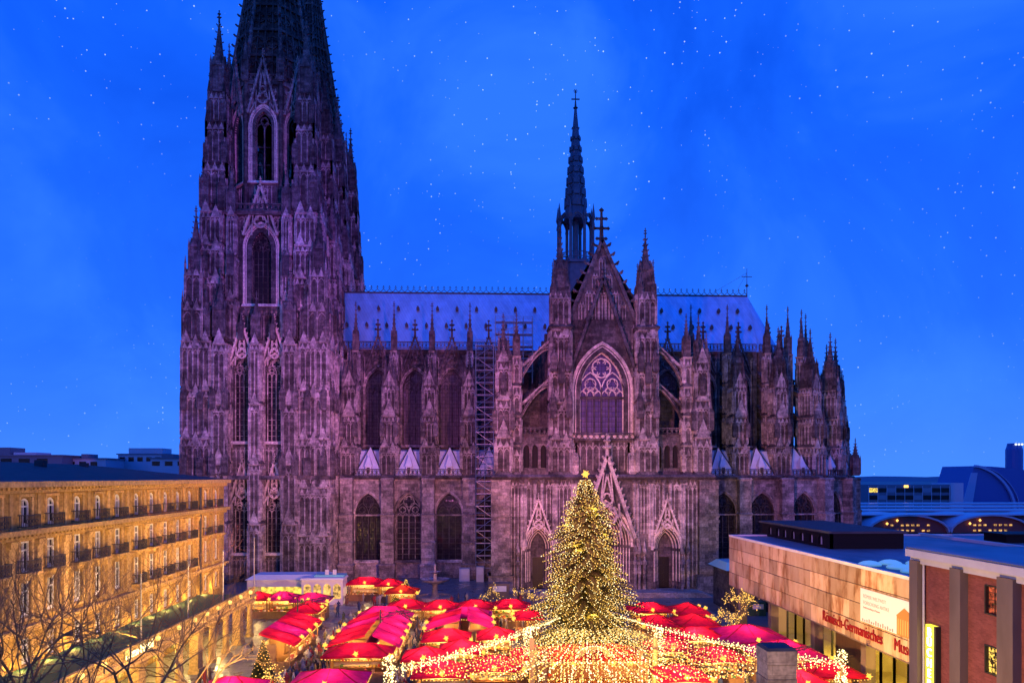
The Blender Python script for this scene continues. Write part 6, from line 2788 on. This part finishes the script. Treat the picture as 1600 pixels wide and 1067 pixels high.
def lit_fir(x, y, h, lab):
    t = thing('small_fir', lab, 'fir tree', (x, y, 0.004), 0, 'small lit firs on the market')
    c, l = MB(), MB()
    c.tube((0, 0, 0), (0, 0, h), .07, .02, 6)
    rr_ = random.Random(int(x * 7 + y))
    for i in range(150):
        z = .3 + (h - .4) * i / 150
        a = i * 2.4
        L = (h - z) * .32 + .08
        e = Vector((cos(a) * L, sin(a) * L, z - .1 * L))
        sd = Vector((-sin(a), cos(a), 0)) * L * .3
        c.face([Vector((0, 0, z + .08)), e - sd, e + Vector((0, 0, .05)) * 2, e + sd])
        c.face([Vector((0, 0, z - .1)), e, e * .6 + sd * 2 + Vector((0, 0, z * .4))])
        if rr_.random() < .75:
            l.octa((e.x, e.y, e.z + .04), rr_.uniform(.04, .07))
    put('crown', c.mesh('crown', 'needles'), t)
    put('light_string', l.mesh('light_string', 'bulb'), t)['kind'] = 'stuff'


for x, y, h, lab in ((-22.6, 121.0, 3.4, 'small lit fir left of the wide glowing stall'), (-12.4, 119.6, 3.6, 'small lit fir right of the stalls below the aisle windows'),
                     (-7.8, 100.6, 2.6, 'little lit fir behind the row facing the fountain'), (-21.4, 72.8, 4.2, 'lit fir standing before the colonnade columns'),
                     (-24.6, 101.5, 3.6, 'thin lit fir beside the pink stall and kiosk'), (-15.6, 90.6, 3.0, 'thin lit fir in the lane at the far end of the stall island'),
                     (-13.4, 113.8, 3.0, 'small lit fir by the dark red round stall')):
    lit_fir(x, y, h, lab)


# ================================================================== people: one skinned body per pose, coloured by clothing
def body_mesh(pose):
    J = {}
    st = pose['stride']
    V_ = [('pelvis', (0, 0, .93), .145), ('waist', (0, 0, 1.10), .15), ('chest', (0, -.01, 1.32), .17), ('neck', (0, -.01, 1.49), .06), ('head', (0, -.03, 1.62), .105), ('crown', (0, -.02, 1.71), .07)]
    E_ = [('pelvis', 'waist'), ('waist', 'chest'), ('chest', 'neck'), ('neck', 'head'), ('head', 'crown')]
    for s, n in ((-1, 'l'), (1, 'r')):
        f = st * s
        V_ += [('hip' + n, (s * .095, 0, .88), .105), ('knee' + n, (s * .10, -f * .5 - .02, .48), .072), ('ankle' + n, (s * .10, -f * .9 + .03, .09), .048), ('toe' + n, (s * .11, -f * .9 - .13, .045), .04)]
        E_ += [('pelvis', 'hip' + n), ('hip' + n, 'knee' + n), ('knee' + n, 'ankle' + n), ('ankle' + n, 'toe' + n)]
        ex, ey, ez = pose['elbow']
        hx, hy, hz = pose['hand']
        V_ += [('sh' + n, (s * .20, 0, 1.40), .078), ('el' + n, (s * ex, ey + f * .3, ez), .06), ('wr' + n, (s * hx, hy + f * .4, hz), .045), ('ha' + n, (s * hx * .98, hy + f * .4 - .04, hz - .09), .035)]
        E_ += [('chest', 'sh' + n), ('sh' + n, 'el' + n), ('el' + n, 'wr' + n), ('wr' + n, 'ha' + n)]
    idx = {n: i for i, (n, _, _) in enumerate(V_)}
    me = bpy.data.meshes.new('body_source')
    me.from_pydata([c for _, c, _ in V_], [(idx[a], idx[b]) for a, b in E_], [])
    o = bpy.data.objects.new('body_source', me)
    COL.objects.link(o)
    sk = o.modifiers.new('skin', 'SKIN')
    for i, (_, _, r) in enumerate(V_):
        me.skin_vertices[0].data[i].radius = (r, r)
        me.skin_vertices[0].data[i].use_root = (i == 0)
    sb = o.modifiers.new('sub', 'SUBSURF')
    sb.levels = 1
    sb.render_levels = 1
    dg = bpy.context.evaluated_depsgraph_get()
    out = bpy.data.meshes.new_from_object(o.evaluated_get(dg))
    bpy.data.objects.remove(o)
    mi = []
    for p_ in out.polygons:
        c = p_.center
        if c.z > 1.64 or (c.z > 1.54 and c.y > .0):
            mi.append(3)
        elif c.z > 1.50:
            mi.append(2)
        elif abs(c.x) > pose['hand'][0] - .09 and c.z < pose['hand'][2] - .03 and c.z > pose['hand'][2] - .2 and abs(c.x) > .17:
            mi.append(2)
        elif c.z > .80:
            mi.append(0)
        else:
            mi.append(1)
    out.polygons.foreach_set('material_index', mi)
    out.polygons.foreach_set('use_smooth', [True] * len(mi))
    return out


poses = [body_mesh({'stride': .0, 'elbow': (.27, .04, 1.14), 'hand': (.26, -.08, .92)}),
         body_mesh({'stride': .22, 'elbow': (.27, .05, 1.14), 'hand': (.27, -.06, .92)}),
         body_mesh({'stride': .10, 'elbow': (.28, -.02, 1.14), 'hand': (.14, -.24, 1.16)}),
         body_mesh({'stride': .04, 'elbow': (.26, .06, 1.15), 'hand': (.18, -.16, 1.0)})]
coats = {'black': (.03, .03, .033), 'navy': (.04, .06, .13), 'brown': (.26, .14, .07), 'dark red': (.36, .05, .05), 'grey': (.26, .25, .25), 'beige': (.50, .38, .26), 'olive': (.19, .17, .08), 'cream': (.58, .50, .40)}
for k, c in coats.items():
    mat('coat_' + k, c, .8, spec=.2)
mat('trousers_dark', (.02, .022, .03), .8)
mat('trousers_blue', (.05, .07, .13), .8)
hairs = {'dark hair': (.02, .014, .01), 'brown hair': (.09, .05, .025), 'red cap': (.45, .02, .02), 'grey cap': (.30, .30, .31), 'fair hair': (.40, .26, .11)}
for k, c in hairs.items():
    mat('hair_' + k, c, .8, spec=.2)
pr_ = random.Random(31)
_pm = {}


def person(x, y, rz, where, combo, z=0.004):
    ck, hk, q = combo
    key = (ck, hk, q)
    if key not in _pm:
        m = poses[q].copy()
        m.materials.clear()
        for n in ('coat_' + ck, 'trousers_dark' if len(ck) % 2 else 'trousers_blue', 'skin', 'hair_' + hk):
            m.materials.append(MAT[n])
        _pm[key] = m
    verb = ('standing', 'walking', 'hands raised', 'arms bent')[q]
    o = put('person', _pm[key], None, (x, y, z), rz, None, pr_.uniform(.94, 1.06))
    return tag(o, f'person in {ck} coat, {hk}, {verb} {where}', 'person', 'visitors ' + where)


used = [(s[0], s[1], (s[3] if s[4] in (E_, W_) else s[2]) / 2 + .55, (s[2] if s[4] in (E_, W_) else s[3]) / 2 + .55) for s in ST]


def free(x, y):
    return all(abs(x - a) > c or abs(y - b) > d for a, b, c, d in used)


lanes = [('in the lane beside the colonnade stalls', -19.0, -16.3, 66, 93, 100), ('between the two stall islands', -8.4, -6.9, 74, 96, 44),
         ('on the paving below the tower', -26, -10, 94, 112, 34), ('at stalls below the aisle windows', -22, -12, 115, 118.6, 14),
         ('before the stalls by the fountain', -12, 6, 94.9, 96.6, 18), ('among stalls left of the fir', -8, 6, 69, 83, 30),
         ('at the edge by the magenta stall', -9.2, -6.6, 60, 71, 28), ('in the gap right of the fir', 22.0, 23.6, 84, 92, 10),
         ('under lamps right of the fir', 15, 27, 66, 77, 18), ('by the museum entrance', 32.6, 35.2, 58, 68, 9), ('along the museum front', 31.5, 35.6, 73, 80, 7),
         ('by the colonnade columns', -27.6, -24.5, 70, 92, 9), ('on the forecourt by the fountain', -6, 16, 112, 120, 14)]
for where, x0, x1, y0, y1, n in lanes:
    k = tries = 0
    combos = [(a, b, c) for a in coats for b in hairs for c in range(4)]
    pr_.shuffle(combos)
    while k < n and tries < n * 12:
        tries += 1
        x, y = pr_.uniform(x0, x1), pr_.uniform(y0, y1)
        if free(x, y) and hypot(x + 7.9, y - 121.6) > 3.4:
            person(x, y, pr_.uniform(0, 2 * pi), where, combos[k])
            k += 1

# ================================================================== fountain before the nave
ft = thing('fountain', 'round stone fountain with two stacked bowls before the nave', 'fountain', (-7.9, 121.6, 0.004))
mb = MB()
mb.lathe(0, 0, [(0, 3.1), (.55, 3.1), (.55, 2.75), (.3, 2.7)], 24)
put('basin', mb.mesh('basin', 'ashlar'), ft)
mb = MB()
mb.lathe(0, 0, [(.2, .9), (.8, .6), (1.4, .42), (2.2, .4), (2.6, .6), (2.7, .5)], 14)
put('pedestal', mb.mesh('pedestal', 'ashlar'), ft)
mb = MB()
mb.lathe(0, 0, [(2.5, .5), (2.75, 1.4), (3.1, 2.4), (3.3, 2.62), (3.3, 2.4), (3.0, 1.2)], 24)
put('lower_bowl', mb.mesh('lower_bowl', 'stone_pale'), ft)
mb = MB()
mb.lathe(0, 0, [(3.0, .35), (3.8, .26), (4.2, .3), (4.35, .8), (4.5, 1.0), (4.5, .85), (4.4, .3), (5.0, .16), (5.5, .22), (5.8, .03)], 18)
put('upper_bowl', mb.mesh('upper_bowl', 'stone_pale'), ft)

# ================================================================== white marquee and arched kiosk below the tower
mq = thing('marquee', 'long white flat-roofed marquee with lit front below the tower', 'marquee', (-31.0, 122.4, 0.004))
mb = MB()
mb.box(-6.6, 6.6, 2.0, 2.2, 0, 3.6)
for sx in (-1, 1):
    mb.box(sx * 6.5 - .1, sx * 6.5 + .1, -3, 2, 0, 3.6)
mb.box(-6.6, 6.6, -3.1, -3.0, 2.5, 3.6)
put('wall', mb.mesh('wall', 'canvas_white'), mq)
mb = MB()
mb.frus(0, -.4, 3.6, 4.3, 13.8, 5.8, 11.5, 3.6)
put('roof', mb.mesh('roof', 'canvas_white'), mq)
mb = MB()
mb.box(-5.8, 2.5, 1.8, 1.9, .6, 2.6)
put('lit_back', mb.mesh('lit_back', 'lit_window_yellow'), mq)
point('marquee_lamp', (0, -1, 2.9), 420, (1, .68, .2), .3, mq)
kk = thing('arched_kiosk', 'white kiosk with four arched windows and blue roof beside the marquee', 'kiosk', (-25.2, 118.6, 0.004))
mb = MB()
wall_holes(mb, [(-3.2, 0), (3.2, 0), (3.2, 3.9), (-3.2, 3.9)], [opening(1.25, .9, 2.6, .56, 6, 0, -2.3 + 1.53 * i) for i in range(4)], -1.8, -1.6)
mb.box(-3.2, -3.0, -1.6, 1.8, 0, 3.9)
mb.box(3.0, 3.2, -1.6, 1.8, 0, 3.9)
mb.box(-3.2, 3.2, 1.7, 1.9, 0, 3.9)
put('wall', mb.mesh('wall', 'white_paint'), kk)
mb = MB()
mb.frus(0, 0, 3.9, 4.2, 6.8, 4.2, 6.6, 4.0)
mb.box(-1.5, 3.2, -.5, 1.9, 4.2, 4.5, 1)
put('roof', mb.mesh('roof', ['white_paint', 'turquoise']), kk)
mb = MB()
for x in (.4, 1.6):
    mb.box(x - .3, x + .3, -.1, .1, 4.5, 5.3)
put('roof_vent', mb.mesh('roof_vent', 'canvas_white'), kk)['kind'] = 'stuff'
for i in range(4):
    mb = MB()
    mb.box(-2.95 + 1.53 * i, -1.65 + 1.53 * i, -1.45, -1.42, .9, 3.3)
    put('pane', mb.mesh('pane', 'lit_window'), kk)
# work containers and boards at the cathedral foot
for x, y, w, h, m_, lab in ((-3.6, 143.0, 2.0, 2.4, 'canvas_white', 'white work container at the foot of the nave behind the fountain'), (-.6, 142.2, 1.4, 2.8, 'canvas_white', 'tall white cabinet beside the scaffold foot'),
                            (2.6, 121.8, 3.4, 2.6, 'concrete', 'grey site hut with notices left of the steps'), (39.5, 106, 2.4, 2.0, 'green_deck', 'green container between transept and museum')):
    t = thing('work_container', lab, 'container', (x, y, 0.004))
    mb = MB()
    mb.box(-w / 2, w / 2, -1, 1, 0, h)
    for i in range(int(w / .4)):
        mb.box(-w / 2 + .2 + i * .4, -w / 2 + .3 + i * .4, -1.04, -1, .15, h - .15)
    put('shell', mb.mesh('shell', m_), t)
    mb = MB()
    mb.box(-w * .3, w * .35, -1.08, -1.04, h * .5, h * .85)
    put('notice_board', mb.mesh('notice_board', 'white_paint'), t)

# string masts with dark arms over the lanes
for x, y, rz_, lab in ((-22.6, 91.0, .5, 'black lamp mast with slanting arm behind the kiosk stall'), (-7.0, 79.0, 2.2, 'black truss mast over the double stall island'), (-11.5, 83.2, 0, 'black frame standing in the gap of the double stall island'),
                       (24.4, 63.0, .2, 'black truss arm beside the stone pillar')):
    t = thing('truss_mast', lab, 'mast', (x, y, 0.004), rz_, 'black masts over the stalls')
    mb = MB()
    mb.tube((0, 0, 0), (0, 0, 5.2), .09, .08, 6)
    put('pole', mb.mesh('pole', 'iron'), t)
    mb = MB()
    mb.tube((0, 0, 4.8), (4.6, 0, 5.2), .05, .05, 5)
    mb.tube((0, 0, 4.3), (4.6, 0, 5.1), .05, .05, 5)
    for i in range(6):
        mb.tube((i * .75, 0, 4.3 + .1 * i), (i * .75 + .4, 0, 4.82 + .06 * i), .03, .03, 4)
    put('arm', mb.mesh('arm', 'iron'), t)
